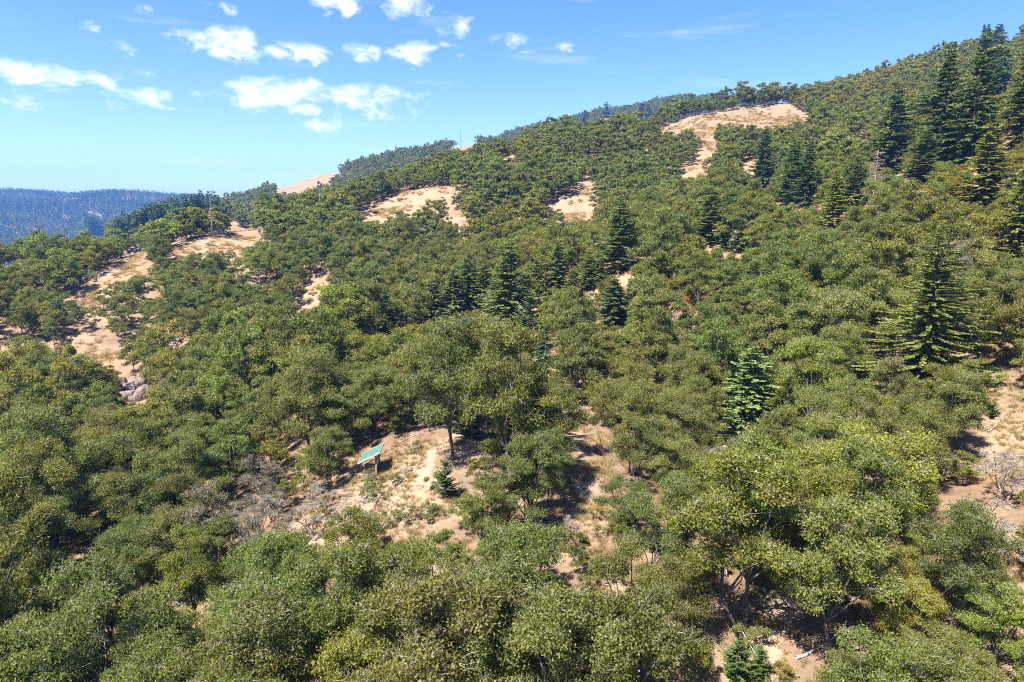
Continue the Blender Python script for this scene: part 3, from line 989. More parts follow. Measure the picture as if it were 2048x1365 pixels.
def grow_pass(bands, lo, mean, hi, dens_cut, keep_off, seed):
    """positions and sizes of a generation of oaks that fits round what already stands"""
    rng = np.random.default_rng(seed)
    cx, cy = [], []
    for a, b, st, sd in bands:
        X, Y = candidates(a, b, st, sd)
        cx.append(X)
        cy.append(Y)
    cx, cy = np.concatenate(cx), np.concatenate(cy)
    cz = ground(cx, cy)
    n = len(cx)
    sc = np.clip(rng.normal(mean, .22, n), lo, hi)
    sc *= np.where(cy > 340, 1.08, 1.0)
    u0, v0, dep = project(np.stack([cx, cy, cz], 1))
    dens = value_noise(cx, cy, 24, 3) * .6 + value_noise(cx, cy, 11, seed) * .4
    thin = np.full(n, .14)
    left = inside([(-200, 470), (560, 430), (700, 440), (720, 560), (640, 640), (420, 720), (300, 800), (-200, 880)], u0, v0)
    thin = np.where(left, .36, thin)
    upper = inside([(700, 380), (1320, 240), (1700, 250), (1500, 420), (1200, 470), (900, 540), (720, 560)], u0, v0)
    thin = np.where(upper, .25, thin)
    thin = np.where(cy < 75, .10, thin)
    ok = dens > thin + dens_cut
    for poly in MEADOWS + CLEARINGS:
        tests = ((0, 0), (.3, 0), (.62, 0), (.93, 0), (.7, -.6), (.7, .6), (.9, -.35), (.9, .35), (.5, -.5), (.5, .5))
        if poly in CLEARINGS:
            tests += ((.5, -.6), (.5, .6), (.9, -.5), (.9, .5), (.45, .4), (.45, -.4)) + (((.7, -.9), (.7, .9), (.85, -.75), (.85, .75), (.55, .8), (.55, -.8)) if poly in (CLEARINGS[0], CLEARINGS[4], CLEARINGS[5]) else ())
        for fz, fx in tests:
            uu, vv, _ = project(np.stack([cx + fx * 3.7 * sc, cy, cz + fz * 9.4 * sc], 1))
            ok &= ~inside(poly, uu, vv)
    for poly, guard in KEEP:
        for fz, fx in ((.4, 0), (.7, 0), (.98, 0), (.75, -.8), (.75, .8)):
            uu, vv, _ = project(np.stack([cx + fx * 3.7 * sc, cy, cz + fz * 9.4 * sc], 1))
            ok &= ~(inside(poly, uu, vv) & (cy < guard))
    kp = spot(748, 950)
    for f in (3, 6, 9, 12):        # the afternoon sun reaches the kiosk
        ok &= np.hypot(cx - (kp[0] + sun_vec[0] / .515 * f * .6), cy - (kp[1] + sun_vec[1] / .515 * f * .6)) > 2.6
    for x, y, r in STANDS:
        ok &= np.hypot(cx - x, cy - y) > r + 1.2 * sc
    if keep_off is not None:
        ox, oy, os_ = keep_off
        cell = {}
        for k in range(len(ox)):
            cell.setdefault((int(ox[k] // 6), int(oy[k] // 6)), []).append(k)
        for k in np.nonzero(ok)[0]:
            i, j = int(cx[k] // 6), int(cy[k] // 6)
            for di in (-1, 0, 1):
                for dj in (-1, 0, 1):
                    for q in cell.get((i + di, j + dj), ()):
                        if (ox[q] - cx[k]) ** 2 + (oy[q] - cy[k]) ** 2 < (2.3 * os_[q] + 1.3 * sc[k]) ** 2:
                            ok[k] = False
    return cx[ok], cy[ok], cz[ok], sc[ok]

one = grow_pass(((29, 120, 4.3, 21), (120, 340, 4.5, 22), (340, 620, 5.0, 23), (620, 1420, 6.4, 24)), .45, .86, 1.35, 0.0, None, 4)
two = grow_pass(((28, 130, 2.4, 31), (130, 340, 3.1, 32)), .34, .52, .75, 0.04, one[:3:1][0:2] + (one[3],), 6)
cx, cy, cz, sc = (np.concatenate(p) for p in zip(one, two))
n = len(cx)
u0, v0, dep = project(np.stack([cx, cy, cz], 1))

# colour of each oak
tint = np.ones((n, 3))
g = np.clip(RNG.normal(0, 1, (n, 3)), -1.7, 1.7)
tint *= np.exp(.15 * g[:, :1])
tint[:, 0] *= np.exp(.08 * g[:, 1])
tint[:, 2] *= np.exp(.14 * g[:, 2])
patch = value_noise(cx, cy, 34, 9)
tint[:, 0] *= .94 + .14 * patch
tint[:, 2] *= 1.06 - .12 * patch
rightside = np.clip((u0 - 1250) / 500, 0, 1) * np.clip((v0 - 200) / 200, 0, 1)
tint[:, 0] *= 1 + .06 * rightside
tint[:, 1] *= 1 + .06 * rightside
kindv = np.full(n, 'mid', dtype=object)
pick = RNG.random(n)
kindv[pick < .12] = 'bright'
brown = inside([(1600, 150), (2100, 150), (2100, 620), (1850, 560)], u0, v0) & (RNG.random(n) < .35)
tint[brown] *= (1.3, 1.02, .75)
kindv[(pick >= .12) & (pick < .30)] = 'olive'
kindv[(pick >= .30) & (pick < .44)] = 'grey'
greyzone = inside([(380, 1150), (400, 1040), (560, 985), (700, 975), (840, 985), (850, 1075), (660, 1120), (600, 1200), (420, 1200)], u0, v0)
kindv[greyzone & (RNG.random(n) < .75)] = 'sparse'
kindv[(kindv == 'grey') & (RNG.random(n) < .07) & (np.hypot(cx + 14, cy - 65) > 16)] = 'sparse'
TV = {'mid': (1, 1, 1), 'bright': (1.12, 1.15, .85), 'olive': (1.14, 1.03, .80), 'grey': (1.08, 1.02, 1.12), 'sparse': (1.0, 1.0, 1.0)}
for k, t in TV.items():
    tint[kindv == k] *= t

size = sc / dep
inframe = (u0 > -60) & (u0 < 2108) & (v0 > 100) & (v0 < 1365 + 9 * F / np.maximum(dep, 1))
order = np.argsort(-size * inframe)
NEAR = order[:300]
kx, ky, _kz = spot(745, 950)
TW = {'mid': 'leafy mid-green oak', 'bright': 'bright yellow-green oak', 'olive': 'olive-tinged oak', 'grey': 'grey-green lichened oak', 'sparse': 'thin-leaved grey-brown oak'}

LANDMARKS = [(1490, 880, 9, 'beside the blue-green fir'), (1840, 800, 11, 'at the foot of the very large drooping fir'), (945, 880, 7, 'beside the bright green young pine'),
             (1105, 880, 7, 'beside the olive young conifer at the second clearing'), (1205, 905, 6, 'beside the leaning bare pole'), (266, 790, 13, 'beside the rock outcrop'),
             (1446, 1108, 7, 'beside the yellow-brown young conifer'), (1500, 1366, 7, 'beside the pine saplings on the trail'), (1985, 836, 9, 'at the edge of the sandy bank'),
             (753, 956, 8, 'right beside the kiosk'), (860, 910, 7, 'on the path opposite the kiosk'), (846, 1030, 8, 'below the kiosk where the path drops'), (1180, 880, 9, 'around the second clearing'),
             (1150, 1030, 8, 'around the bare patch below the second clearing'), (1545, 1230, 7, 'overhanging the dirt trail'), (160, 1115, 9, 'along the downhill track'),
             (14, 872, 12, 'near the dead dark conifer'), (470, 1090, 7, 'among leafless grey trees'), (610, 1080, 7, 'among leafless grey trees'), (2010, 1010, 7, 'among bare trees on the sandy bank'),
             (1960, 1130, 7, 'among bare trees on the sandy bank')]
LM = [(*spot(u, v)[:2], r, t) for u, v, r, t in LANDMARKS]

def oak_place(x, y):
    best = None
    for lx, ly, r, t in LM:
        q = math.hypot(x - lx, y - ly) / r
        if q < 1 and (best is None or q < best[0]):
            best = (q, t)
    if best:
        return best[1]
    if y < 46 and x > 6:
        return 'on the lower slope near the dirt trail'
    if x < kx - 34:
        return 'far down the slope below the kiosk'
    if x < kx - 12:
        return 'on the slope downhill from the kiosk'
    if x > 40:
        return 'high on the steep bank above the trail'
    if x > 24:
        return 'on the steep bank uphill of the second clearing'
    if y > ky + 26:
        return 'deep in the woods below the conifer grove'
    if y > ky + 6:
        return 'in the grove uphill behind the kiosk clearing'
    return 'in the thick canopy between the kiosk and the trail'

for i in NEAR:
    k = kindv[i]
    r = rnd.randrange(1000)
    if k == 'sparse':
        pair = OAK_SPARSE[r % 3]
    elif dep[i] < 82:
        pair = OAK_NEAR[r % 7]
    else:
        pair = OAK_MID[r % 6]
    s = sc[i]
    wh = oak_place(cx[i], cy[i])
    nm = ('large ' if s > 1.13 else 'small ' if s < .72 else '') + TW[k]
    plant('oak_tree', pair, (cx[i], cy[i], cz[i]), rnd.uniform(0, 6.28), (s * rnd.uniform(.78, 1.02), s * rnd.uniform(.78, 1.02), s * rnd.uniform(.95, 1.38)),
          nm + ' ' + wh, 'oak tree', nm + 's ' + wh, tint[i], (rnd.uniform(-.06, .06), rnd.uniform(-.06, .06)))
rest = np.setdiff1d(np.arange(n), NEAR)

# ------------------------------------------------------------------ woodland beyond counting
def scatter(name, P, rot, scl, idx, tints, protos, label):
    me = bpy.data.meshes.new(name)
    me.vertices.add(len(P))
    me.vertices.foreach_set('co', np.asarray(P, np.float32).ravel())
    for nm, typ, val, key in (('turn', 'FLOAT', rot, 'value'), ('size', 'FLOAT_VECTOR', scl, 'vector'), ('which', 'INT', idx, 'value'), ('tint', 'FLOAT_VECTOR', tints, 'vector')):
        a = me.attributes.new(nm, typ, 'POINT')
        a.data.foreach_set(key, np.asarray(val, np.int32 if typ == 'INT' else np.float32).ravel())
    me.update()
    o = link(name, me)
    tag(o, label, None, None, 'stuff')
    pc = bpy.data.collections.new(name + '_kinds')
    for j, m in enumerate(protos):
        po = bpy.data.objects.new('%s_kind_%02d' % (name, j), m)
        pc.objects.link(po)
    ng = bpy.data.node_groups.new(name + '_growth', 'GeometryNodeTree')
    ng.interface.new_socket('Geometry', in_out='INPUT', socket_type='NodeSocketGeometry')
    ng.interface.new_socket('Geometry', in_out='OUTPUT', socket_type='NodeSocketGeometry')
    N, L = ng.nodes, ng.links
    gi, go = N.new('NodeGroupInput'), N.new('NodeGroupOutput')
    iop = N.new('GeometryNodeInstanceOnPoints')
    ci = N.new('GeometryNodeCollectionInfo')
    ci.inputs['Collection'].default_value = pc
    ci.inputs['Separate Children'].default_value = True
    ci.inputs['Reset Children'].default_value = True
    def named(nm, t):
        a = N.new('GeometryNodeInputNamedAttribute')
        a.data_type = t
        a.inputs['Name'].default_value = nm
        return a.outputs['Attribute']
    cxyz = N.new('ShaderNodeCombineXYZ')
    L.new(named('turn', 'FLOAT'), cxyz.inputs[2])
    L.new(gi.outputs[0], iop.inputs['Points'])
    L.new(ci.outputs[0], iop.inputs['Instance'])
    iop.inputs['Pick Instance'].default_value = True
    L.new(named('which', 'INT'), iop.inputs['Instance Index'])
    L.new(cxyz.outputs[0], iop.inputs['Rotation'])
    L.new(named('size', 'FLOAT_VECTOR'), iop.inputs['Scale'])
    L.new(iop.outputs[0], go.inputs[0])
    md = o.modifiers.new('growth', 'NODES')
    md.node_group = ng
    return o

protos = []
for i in range(6):   # near to middle distance
    protos.append(whole_mesh('oak_whole', oak(700 + i, lobes=9 + i % 4, stems=1 + i % 2, leaves=7000, leaf=.25, pads=72, twigs=1, padr=.74, fill=.58, loose=.72, flat=.72, low=.26), M_BARK, M_OAK, 4, M_TWIG))
for i in range(6):   # far
    protos.append(whole_mesh('oak_whole', oak(720 + i, lobes=9 + i % 4, stems=1 + i % 2, leaves=2200, leaf=.46, pads=56, twigs=0, padr=.70, flat=.72, low=.26), M_BARK, M_OAK, 3))
for i in range(4):   # very far
    protos.append(whole_mesh('oak_whole', oak(740 + i, lobes=8 + i, leaves=620, leaf=.88, pads=30, twigs=0, padr=.9, low=.3), M_BARK, M_OAK, 3))
d = dep[rest]
which = np.where(d < 215, RNG.integers(0, 6, len(rest)), np.where(d < 440, RNG.integers(6, 12, len(rest)), RNG.integers(12, 16, len(rest))))
s3 = sc[rest][:, None] * RNG.uniform(.80, 1.08, (len(rest), 3)) * np.array([1, 1, 1.2])
scatter('oak_woodland', np.stack([cx[rest], cy[rest], cz[rest]], 1), RNG.uniform(0, 6.28, len(rest)), s3, which, tint[rest], protos,
        'unbroken green oak woodland covering the hillsides beyond the kiosk')

# far side of the valley
def far_forest():
    xs = np.arange(-2900, -350, 9.5)
    ys = np.arange(1000, 3050, 9.5)
    X, Y = np.meshgrid(xs, ys)
    X = (X + RNG.uniform(-4.5, 4.5, X.shape)).ravel()
    Y = (Y + RNG.uniform(-4.5, 4.5, Y.shape)).ravel()
    k = (np.abs(X) < .80 * Y) & (X < -.30 * Y)
    X, Y = X[k], Y[k]
    Z = ground(X, Y)
    k = value_noise(X, Y, 90, 31) * .6 + value_noise(X, Y, 33, 32) * .4 > .17
    X, Y, Z = X[k], Y[k], Z[k]
    u, v, _ = project(np.stack([X, Y, Z], 1))
    for poly in ([(112, 404), (148, 397), (158, 400), (120, 406)], [(125, 434), (145, 434), (144, 440), (128, 440)], [(166, 422), (186, 426), (206, 432), (205, 437), (180, 432)], [(240, 396), (262, 395), (262, 399), (244, 400)]):
        k = ~inside(poly, u, v)
        X, Y, Z, u, v = X[k], Y[k], Z[k], u[k], v[k]
    m = len(X)
    mixn = value_noise(X, Y, 120, 33)
    con = RNG.random(m) < np.clip((mixn - .25) * 2.2, .12, .92)
    fars = [whole_mesh('conifer_whole', fir(760 + i, whorls=9, per=4, sprays=5, spray=1.5, R=3.0, gap=0, droop=.25), M_FIRBARK, M_FIR, 3) for i in range(3)]
    oaks = [whole_mesh('oak_whole', oak(770 + i, lobes=6, leaves=200, leaf=1.5, pads=18, twigs=0, padr=1.0, low=.3), M_BARK, M_OAK, 3) for i in range(3)]
    w = np.where(con, RNG.integers(0, 3, m), RNG.integers(3, 6, m))
    s = np.where(con, RNG.uniform(.8, 1.5, m), RNG.uniform(.9, 1.5, m))[:, None] * np.ones(3)
    t = np.exp(RNG.normal(0, .14, (m, 3))) * np.where(con, .85, .9)[:, None]
    scatter('far_valley_forest', np.stack([X, Y, Z], 1), RNG.uniform(0, 6.28, m), s, w, t, fars + oaks, 'blue hazy mixed forest on the hills across the valley')
far_forest()

# ------------------------------------------------------------------ ground sheet
def build_ground():
    nx, ny = len(GX), len(GY)
    V = np.stack([_mx.ravel(), _my.ravel(), GZ.ravel()], 1)
    i = np.arange(nx - 1)[None, :] + np.arange(ny - 1)[:, None] * nx
    Q = np.stack([i, i + 1, i + 1 + nx, i + nx], -1).reshape(-1, 4)
    me = quad_mesh('hillside_ground', V, Q, [M_GROUND], smooth=True)
    lit = np.zeros(len(V), np.float32)
    # leaf litter lies under the trees
    near = (V[:, 1] > 5) & (V[:, 1] < 320) & (np.abs(V[:, 0]) < 200)
    cell = 1.5
    gw, gh = 300, 240
    acc = np.zeros((gh, gw), np.float32)
    ii, jj = ((cx + 225) / cell).astype(int), (cy / cell).astype(int)
    m = (ii > 3) & (ii < gw - 4) & (jj > 3) & (jj < gh - 4)
    for di in range(-2, 3):
        for dj in range(-2, 3):
            wgt = math.exp(-(di * di + dj * dj) / 2.6)
            np.maximum.at(acc, (jj[m] + dj, ii[m] + di), wgt)
    vi = np.clip(((V[:, 0] + 225) / cell).astype(int), 0, gw - 1)
    vj = np.clip((V[:, 1] / cell).astype(int), 0, gh - 1)
    lit = np.where(near, acc[vj, vi] * .75, .25).astype(np.float32)
    a = me.attributes.new('leaf_litter', 'FLOAT', 'POINT')
    a.data.foreach_set('value', lit)
    tag(link('ground', me), 'dry tan grass hillside rising away and to one side', None, None, 'structure')
build_ground()

# ------------------------------------------------------------------ trails
def path_material():
    m, nt, N, L, B = material('trodden_dirt')
    g = N.new('ShaderNodeNewGeometry')
    r = ramp(N, [(.3, (.205, .140, .092)), (.55, (.255, .186, .128)), (.8, (.295, .232, .170))])
    L.new(noise(N, L, g.outputs['Position'], 1.1, 7, .68), r.inputs[0])
    L.new(r.outputs[0], B.inputs['Base Color'])
    B.inputs['Roughness'].default_value = .95
    B.inputs['Specular IOR Level'].default_value = .1
    bp = N.new('ShaderNodeBump')
    bp.inputs['Strength'].default_value = .5
    bp.inputs['Distance'].default_value = .08
    L.new(noise(N, L, g.outputs['Position'], 7, 6, .7), bp.inputs['Height'])
    L.new(bp.outputs[0], B.inputs['Normal'])
    return m
M_PATH = path_material()

def trail(points, width, label, seed):
    rng = np.random.default_rng(seed)
    C = np.array([spot(u, v)[:2] for u, v in points])
    t = np.linspace(0, len(C) - 1, 26 * (len(C) - 1) + 1)
    i = np.minimum(t.astype(int), len(C) - 2)
    f = t - i
    get = lambda k: C[np.clip(k, 0, len(C) - 1)]
    p0, p1, p2, p3 = get(i - 1), get(i), get(i + 1), get(i + 2)
    f = f[:, None]
    X = .5 * (2 * p1 + (p2 - p0) * f + (2 * p0 - 5 * p1 + 4 * p2 - p3) * f ** 2 + (3 * p1 - p0 - 3 * p2 + p3) * f ** 3)
    d = unit(np.gradient(X, axis=0))
    side = np.stack([-d[:, 1], d[:, 0]], 1)
    k = np.array([-1.25, -1, -.6, 0, .6, 1, 1.25])
    dz = np.array([-.10, .02, .035, .03, .035, .02, -.10])
    m = len(X)
    wj = np.convolve(rng.normal(0, 1, (m + 8)), np.ones(9) / 9, 'valid')[:, None] * .55 + 1
    wk = np.convolve(rng.normal(0, 1, (m + 8)), np.ones(9) / 9, 'valid')[:, None] * .55 + 1
    w = np.where(k[None] < 0, wj, wk) * width / 2 * k[None]
    P = X[:, None] + side[:, None] * w[..., None]
    Z = ground(P[..., 0], P[..., 1]) + dz[None] + rng.normal(0, .006, P.shape[:2])
    V = np.concatenate([P, Z[..., None]], -1).reshape(-1, 3)
    c = len(k)
    a = np.arange(c - 1)[None] + np.arange(m - 1)[:, None] * c
    Q = np.stack([a, a + 1, a + 1 + c, a + c], -1).reshape(-1, 4)
    tag(link('path', quad_mesh('path', V, Q, [M_PATH], smooth=True)), label, None, None, 'structure')

trail([(960, 850), (925, 868), (888, 893), (860, 910), (848, 930), (846, 962), (849, 1000), (842, 1045)], 1.9, 'pale dirt path running past the kiosk', 1)
trail([(1290, 870), (1225, 882), (1150, 898), (1060, 915), (975, 925), (900, 905)], 1.5, 'dirt path through the second clearing', 2)
trail([(1640, 1130), (1585, 1190), (1552, 1240), (1535, 1300), (1540, 1365), (1550, 1450)], 1.8, 'pale dirt trail on the lower slope', 3)
trail([(20, 1185), (105, 1140), (165, 1112), (230, 1082), (300, 1050)], 1.5, 'dirt track among the downhill oaks', 4)

# ------------------------------------------------------------------ kiosk
import bmesh
def box_mesh(name, size, mat, bevel=.01):
    bm = bmesh.new()
    bmesh.ops.create_cube(bm, size=1.0)
    for v in bm.verts:
        v.co.x *= size[0]
        v.co.y *= size[1]
        v.co.z *= size[2]
    bmesh.ops.bevel(bm, geom=bm.edges[:], offset=bevel, segments=1, affect='EDGES')
    me = bpy.data.meshes.new(name)
    bm.to_mesh(me)
    bm.free()
    me.materials.append(mat)
    return me

M_ROOF = plain('weathered_green_metal', (.058, .125, .098), .5, .25, 3, 0.0, .5)
M_SEAM = plain('green_metal_seam', (.09, .20, .158), .5, .2, 3, 0.0, .5)
M_POST = plain('pale_timber', (.27, .20, .13), .8, .2, 6)
M_BOARD = plain('brown_stained_board', (.13, .075, .05), .8, .25, 6)
M_FASCIA = plain('grey_weathered_fascia', (.36, .32, .275), .8, .15, 6)
M_PAPER = plain('white_notice_sheet', (.78, .78, .76), .6, .05, 6)

def kiosk():
    base = spot(753, 956)
    k = bpy.data.objects.new('information_kiosk', None)
    COL.objects.link(k)
    k.location = base - np.array([0, 0, .55])
    k.rotation_euler = (0, 0, radians(-88))      # local x towards the camera along the eave, local y uphill side
    tag(k, 'small timber information kiosk with a sloping green metal roof by the dirt path', 'kiosk')
    def part(name, size, loc, mat, rot=(0, 0, 0), parent=k, bevel=.01):
        o = link(name, box_mesh(name, size, mat, bevel), parent)
        o.location = loc
        o.rotation_euler = rot
        return o
    # posts stand on the high side; the roof falls towards local -y
    for x in (0.0, -1.9):
        part('post', (.17, .17, 3.3), (x, 0, 1.30), M_POST)
    for x in (0.0, -1.9):
        part('brace', (.09, 1.5, .09), (x, -.52, 2.12), M_POST, (radians(30), 0, 0))
    part('beam', (2.3, .12, .16), (-.95, .10, 2.86), M_POST)
    part('beam', (2.3, .10, .14), (-.95, -1.15, 2.16), M_POST)
    pitch = radians(27)
    cy_, cz_ = -.62, 2.62
    roof = part('roof', (2.62, 2.42, .05), (-.95, cy_, cz_), M_ROOF, (pitch, 0, 0))
    for j in range(7):
        part('roof_seam', (.03, 2.40, .035), (-1.20 + .4 * j, 0, .042), M_SEAM, parent=roof, bevel=.004)
    for x in (-1.33, 1.33):
        part('fascia_board', (.04, 2.46, .15), (x, 0, -.035), M_FASCIA, parent=roof)
    for y in (-1.23, 1.23):
        part('fascia_board', (2.70, .04, .15), (0, y, -.035), M_FASCIA, parent=roof)
    board = part('notice_board', (1.68, .06, 1.15), (-.95, -.02, 1.62), M_BOARD)
    for j, (x, w, h) in enumerate(((-.55, .42, .6), (0.0, .5, .75), (.55, .40, .55))):
        for sd in (-1, 1):
            part('notice_sheet', (w, .008, h), (x, sd * .037, .02 * j), M_PAPER, parent=board, bevel=.002)
    part('side_panel', (.05, .95, .95), (.02, -.62, 1.45), M_BOARD)
    for j in range(3):
        part('rail', (.08, 1.5, .07), (.05, -1.05, .28 + .24 * j), M_POST, (0, radians(2 * (j - 1)), 0))
    for y in (-1.75, -1.2):
        part('rail_post', (.10, .10, 1.0), (.05, y, .35), M_POST)
    s = link('notice_panel', box_mesh('notice_panel', (.55, .05, .5), M_PAPER, .01))
    q = spot(745, 953)
    s.location = (q[0], q[1], q[2] + .42)
    s.rotation_euler = (radians(-24), 0, radians(8))
    tag(s, 'small white notice panel on the ground at the foot of the kiosk post', 'notice panel')
    st1 = link('stake', box_mesh('stake', (.05, .05, .7), M_POST, .005), s)
    st1.location = (0, .05, -.3)
    st1.rotation_euler = (radians(24), 0, 0)
kiosk()

# ------------------------------------------------------------------ rocks
def rock_mesh(seed, mat):
    rng = np.random.default_rng(seed)
    bm = bmesh.new()
    bmesh.ops.create_icosphere(bm, subdivisions=3, radius=1.0)
    cuts = unit(rng.normal(size=(9, 3)))
    lim = rng.uniform(.55, .9, 9)
    ph = rng.uniform(0, 6, 6)
    for v in bm.verts:
        p = np.array(v.co)
        for c, l in zip(cuts, lim):
            e = p @ c - l
            if e > 0:
                p = p - c * e * .88
        p *= 1 + .05 * sin(5 * p[0] + ph[0]) * sin(4 * p[1] + ph[1]) + .035 * sin(11 * p[1] + ph[2]) * sin(9 * p[2] + ph[3])
        v.co = p
    me = bpy.data.meshes.new('rock')
    bm.to_mesh(me)
    bm.free()
    me.materials.append(mat)
    return me
def rock_material():
    m, nt, N, L, B = material('pinkish_weathered_rock')
    tc = N.new('ShaderNodeTexCoord')
    r = ramp(N, [(.30, (.075, .056, .056)), (.5, (.175, .126, .11)), (.72, (.25, .19, .165))])
    L.new(noise(N, L, tc.outputs['Object'], 1.6, 8, .7), r.inputs[0])
    L.new(r.outputs[0], B.inputs['Base Color'])
    B.inputs['Roughness'].default_value = .9
    bp = N.new('ShaderNodeBump')
    bp.inputs['Strength'].default_value = .8
    bp.inputs['Distance'].default_value = .15
    L.new(noise(N, L, tc.outputs['Object'], 4, 8, .7), bp.inputs['Height'])
    L.new(bp.outputs[0], B.inputs['Normal'])
    return m
M_ROCK = rock_material()
ROCKS = [rock_mesh(900 + i, M_ROCK) for i in range(5)]
def outcrop():
    base = spot(266, 800)
    o = bpy.data.objects.new('rock_outcrop', None)
    COL.objects.link(o)
    o.location = base
    tag(o, 'pinkish grey jagged rock outcrop among the downhill oaks', 'rock outcrop')
    for j in range(22):
        u, v = rnd.uniform(240, 293), rnd.uniform(762, 804)
        q = spot(u, v)
        q[1] = min(q[1], base[1] + 12)
        f = (q[1] - base[1]) / 12
        r_ = rnd.uniform(.7, 1.7)
        c = link('rock', ROCKS[j % 5], o)
        c.location = (q[0] - base[0], q[1] - base[1], float(ground(q[0], q[1])) - base[2] + r_ * .25 + .9 * f)
        c.rotation_euler = (rnd.uniform(-.5, .5), rnd.uniform(-.5, .5), rnd.uniform(0, 6))
        c.scale = (r_, r_ * rnd.uniform(.7, 1.2), r_ * rnd.uniform(.8, 1.35))
outcrop()
for j, (u, v, r_, lab) in enumerate([(812, 948, .42, 'grey boulder beside the path by the kiosk'), (822, 942, .3, 'small flat stone next to the grey boulder by the kiosk'),
                                     (1100, 912, .35, 'pale rock at the edge of the second clearing'), (1535, 1330, .22, 'small stone lying on the dirt trail'), (955, 1125, .4, 'pale rock half hidden under the lower oaks')]):
    q = spot(u, v)
    c = link('boulder', ROCKS[j % 5])
    c.location = (q[0], q[1], q[2] + r_ * .3)
    c.rotation_euler = (.2, .1, j * 1.3)
    c.scale = (r_ * 1.2, r_, r_ * .75)
    tag(c, lab, 'boulder')

# ------------------------------------------------------------------ shrubs
SHRUB = []
for i in range(4):
    p = oak(820 + i, H=2.0, R=1.5, lobes=6, pads=26, leaves=2600, leaf=.11, twigs=5, stems=3, low=.12, padr=.75)
    SHRUB.append((wood_mesh('shrub_wood', p, M_TWIG, M_TWIG, 4), crown_mesh('shrub_crown', p, M_OAK)))
def shrub(u, v, h, label, tint, group=None, k=0):
    q = spot(u, v)
    plant('shrub', SHRUB[k % 4], q, rnd.uniform(0, 6), (h / 2, h / 2, h / 2), label, 'shrub', group, tint)
for j, (u, v, h, lab, t) in enumerate(BUSHES):
    shrub(u, v, h, lab, t, None, j)
shrub(830, 905, 1.1, 'low round green shrub in the tree shade by the kiosk', (.9, 1, .8))
shrub(1420, 1150, 1.6, 'reddish brown low bush on the lower slope', (2.2, 1.0, .7))
for j in range(46):
    side = rnd.choice(['kiosk', 'second', 'trail', 'middle'])
    u, v = {'kiosk': (rnd.uniform(560, 880), rnd.uniform(960, 1060)), 'second': (rnd.uniform(1080, 1330), rnd.uniform(920, 1080)), 'trail': (rnd.uniform(1440, 1640), rnd.uniform(1180, 1400)),
            'middle': (rnd.uniform(820, 1420), rnd.uniform(1060, 1250))}[side]
    if 800 < u < 860 and v < 1040:
        continue
    t = rnd.choice([('dry brownish', (2.0, 1.35, 1.0)), ('green', (1.1, 1.1, .9)), ('grey-green', (1.3, 1.2, 1.4))])
    wh = {'kiosk': 'below the kiosk', 'second': 'at the second clearing', 'trail': 'near the dirt trail', 'middle': 'in gaps under the lower oaks'}[side]
    shrub(u, v, rnd.uniform(.6, 1.5), 'low %s shrub %s' % (t[0], wh), t[1], 'low %s shrubs %s' % (t[0], wh), j)

for j, (u, v) in enumerate([(1392, 243), (1555, 244), (1450, 232), (1520, 230), (1340, 258), (618, 362), (650, 346), (800, 402), (840, 392), (765, 420), (1160, 405), (1150, 440), (1140, 408),
                            (250, 540), (360, 500), (420, 492), (480, 478), (165, 590), (230, 555), (625, 590)]):
    q = spot(u, v)
    wh = 'on the big upper meadow' if u > 1300 else 'on the meadow by the ridge' if v < 380 else 'on the bare strip below the crest' if u < 560 else 'on a tan hillside clearing'
    plant('shrub', SHRUB[j % 4], q, rnd.uniform(0, 6), (rnd.uniform(.5, 1.1),) * 2 + (rnd.uniform(.3, .6),), 'tiny dark bush ' + wh, 'shrub', 'tiny dark bushes ' + wh, (.9, .8, .7))

def fallen_log(u, v, length, r0, turn, label, mat):
    q = spot(u, v)
    rng = np.random.default_rng(int(u))
    n_ = 7
    t = np.linspace(-.5, .5, n_) * length
    X = q[0] + np.cos(turn) * t + np.cumsum(rng.normal(0, .05, n_))
    Y = q[1] + np.sin(turn) * t + np.cumsum(rng.normal(0, .05, n_))
    rr = np.linspace(r0, r0 * .35, n_)
    Z = ground(X, Y) + rr * .8 + .03
    seg = [(X[i], Y[i], Z[i], X[i + 1], Y[i + 1], Z[i + 1], rr[i], rr[i + 1]) for i in range(n_ - 1)]
    for i in range(5):
        k = rng.integers(1, n_ - 1)
        d = unit(rng.normal(size=3))
        d[2] = abs(d[2])
        l = rng.uniform(.3, .9)
        seg.append((X[k], Y[k], Z[k], X[k] + d[0] * l, Y[k] + d[1] * l, Z[k] + d[2] * l, rr[k] * .4, .01))
    V, Q = tubes(np.array(seg) - np.array([*q, *q, 0, 0]), 7)
    o = link('fallen_log', quad_mesh('fallen_log', V, Q, [mat], smooth=True), None, q)
    tag(o, label, 'log')
fallen_log(1640, 1300, 3.6, .10, .4, 'pale fallen log under the oaks beside the trail', M_SNAG)
fallen_log(1175, 885, 3.0, .09, .2, 'dead branch lying across the second clearing', M_DARKSNAG)
fallen_log(1110, 1050, 3.2, .12, -.7, 'dark fallen log on the bare patch below the second clearing', M_DARKSNAG)
fallen_log(820, 880, 2.4, .07, .5, 'thin fallen branch under the trees behind the kiosk', M_SNAG)
fallen_log(1530, 1260, 1.8, .05, 1.2, 'short dry branch lying on the dirt trail', M_SNAG)
fallen_log(1995, 850, 4.0, .08, .6, 'bare branch lying on the sandy bank', M_SNAG)

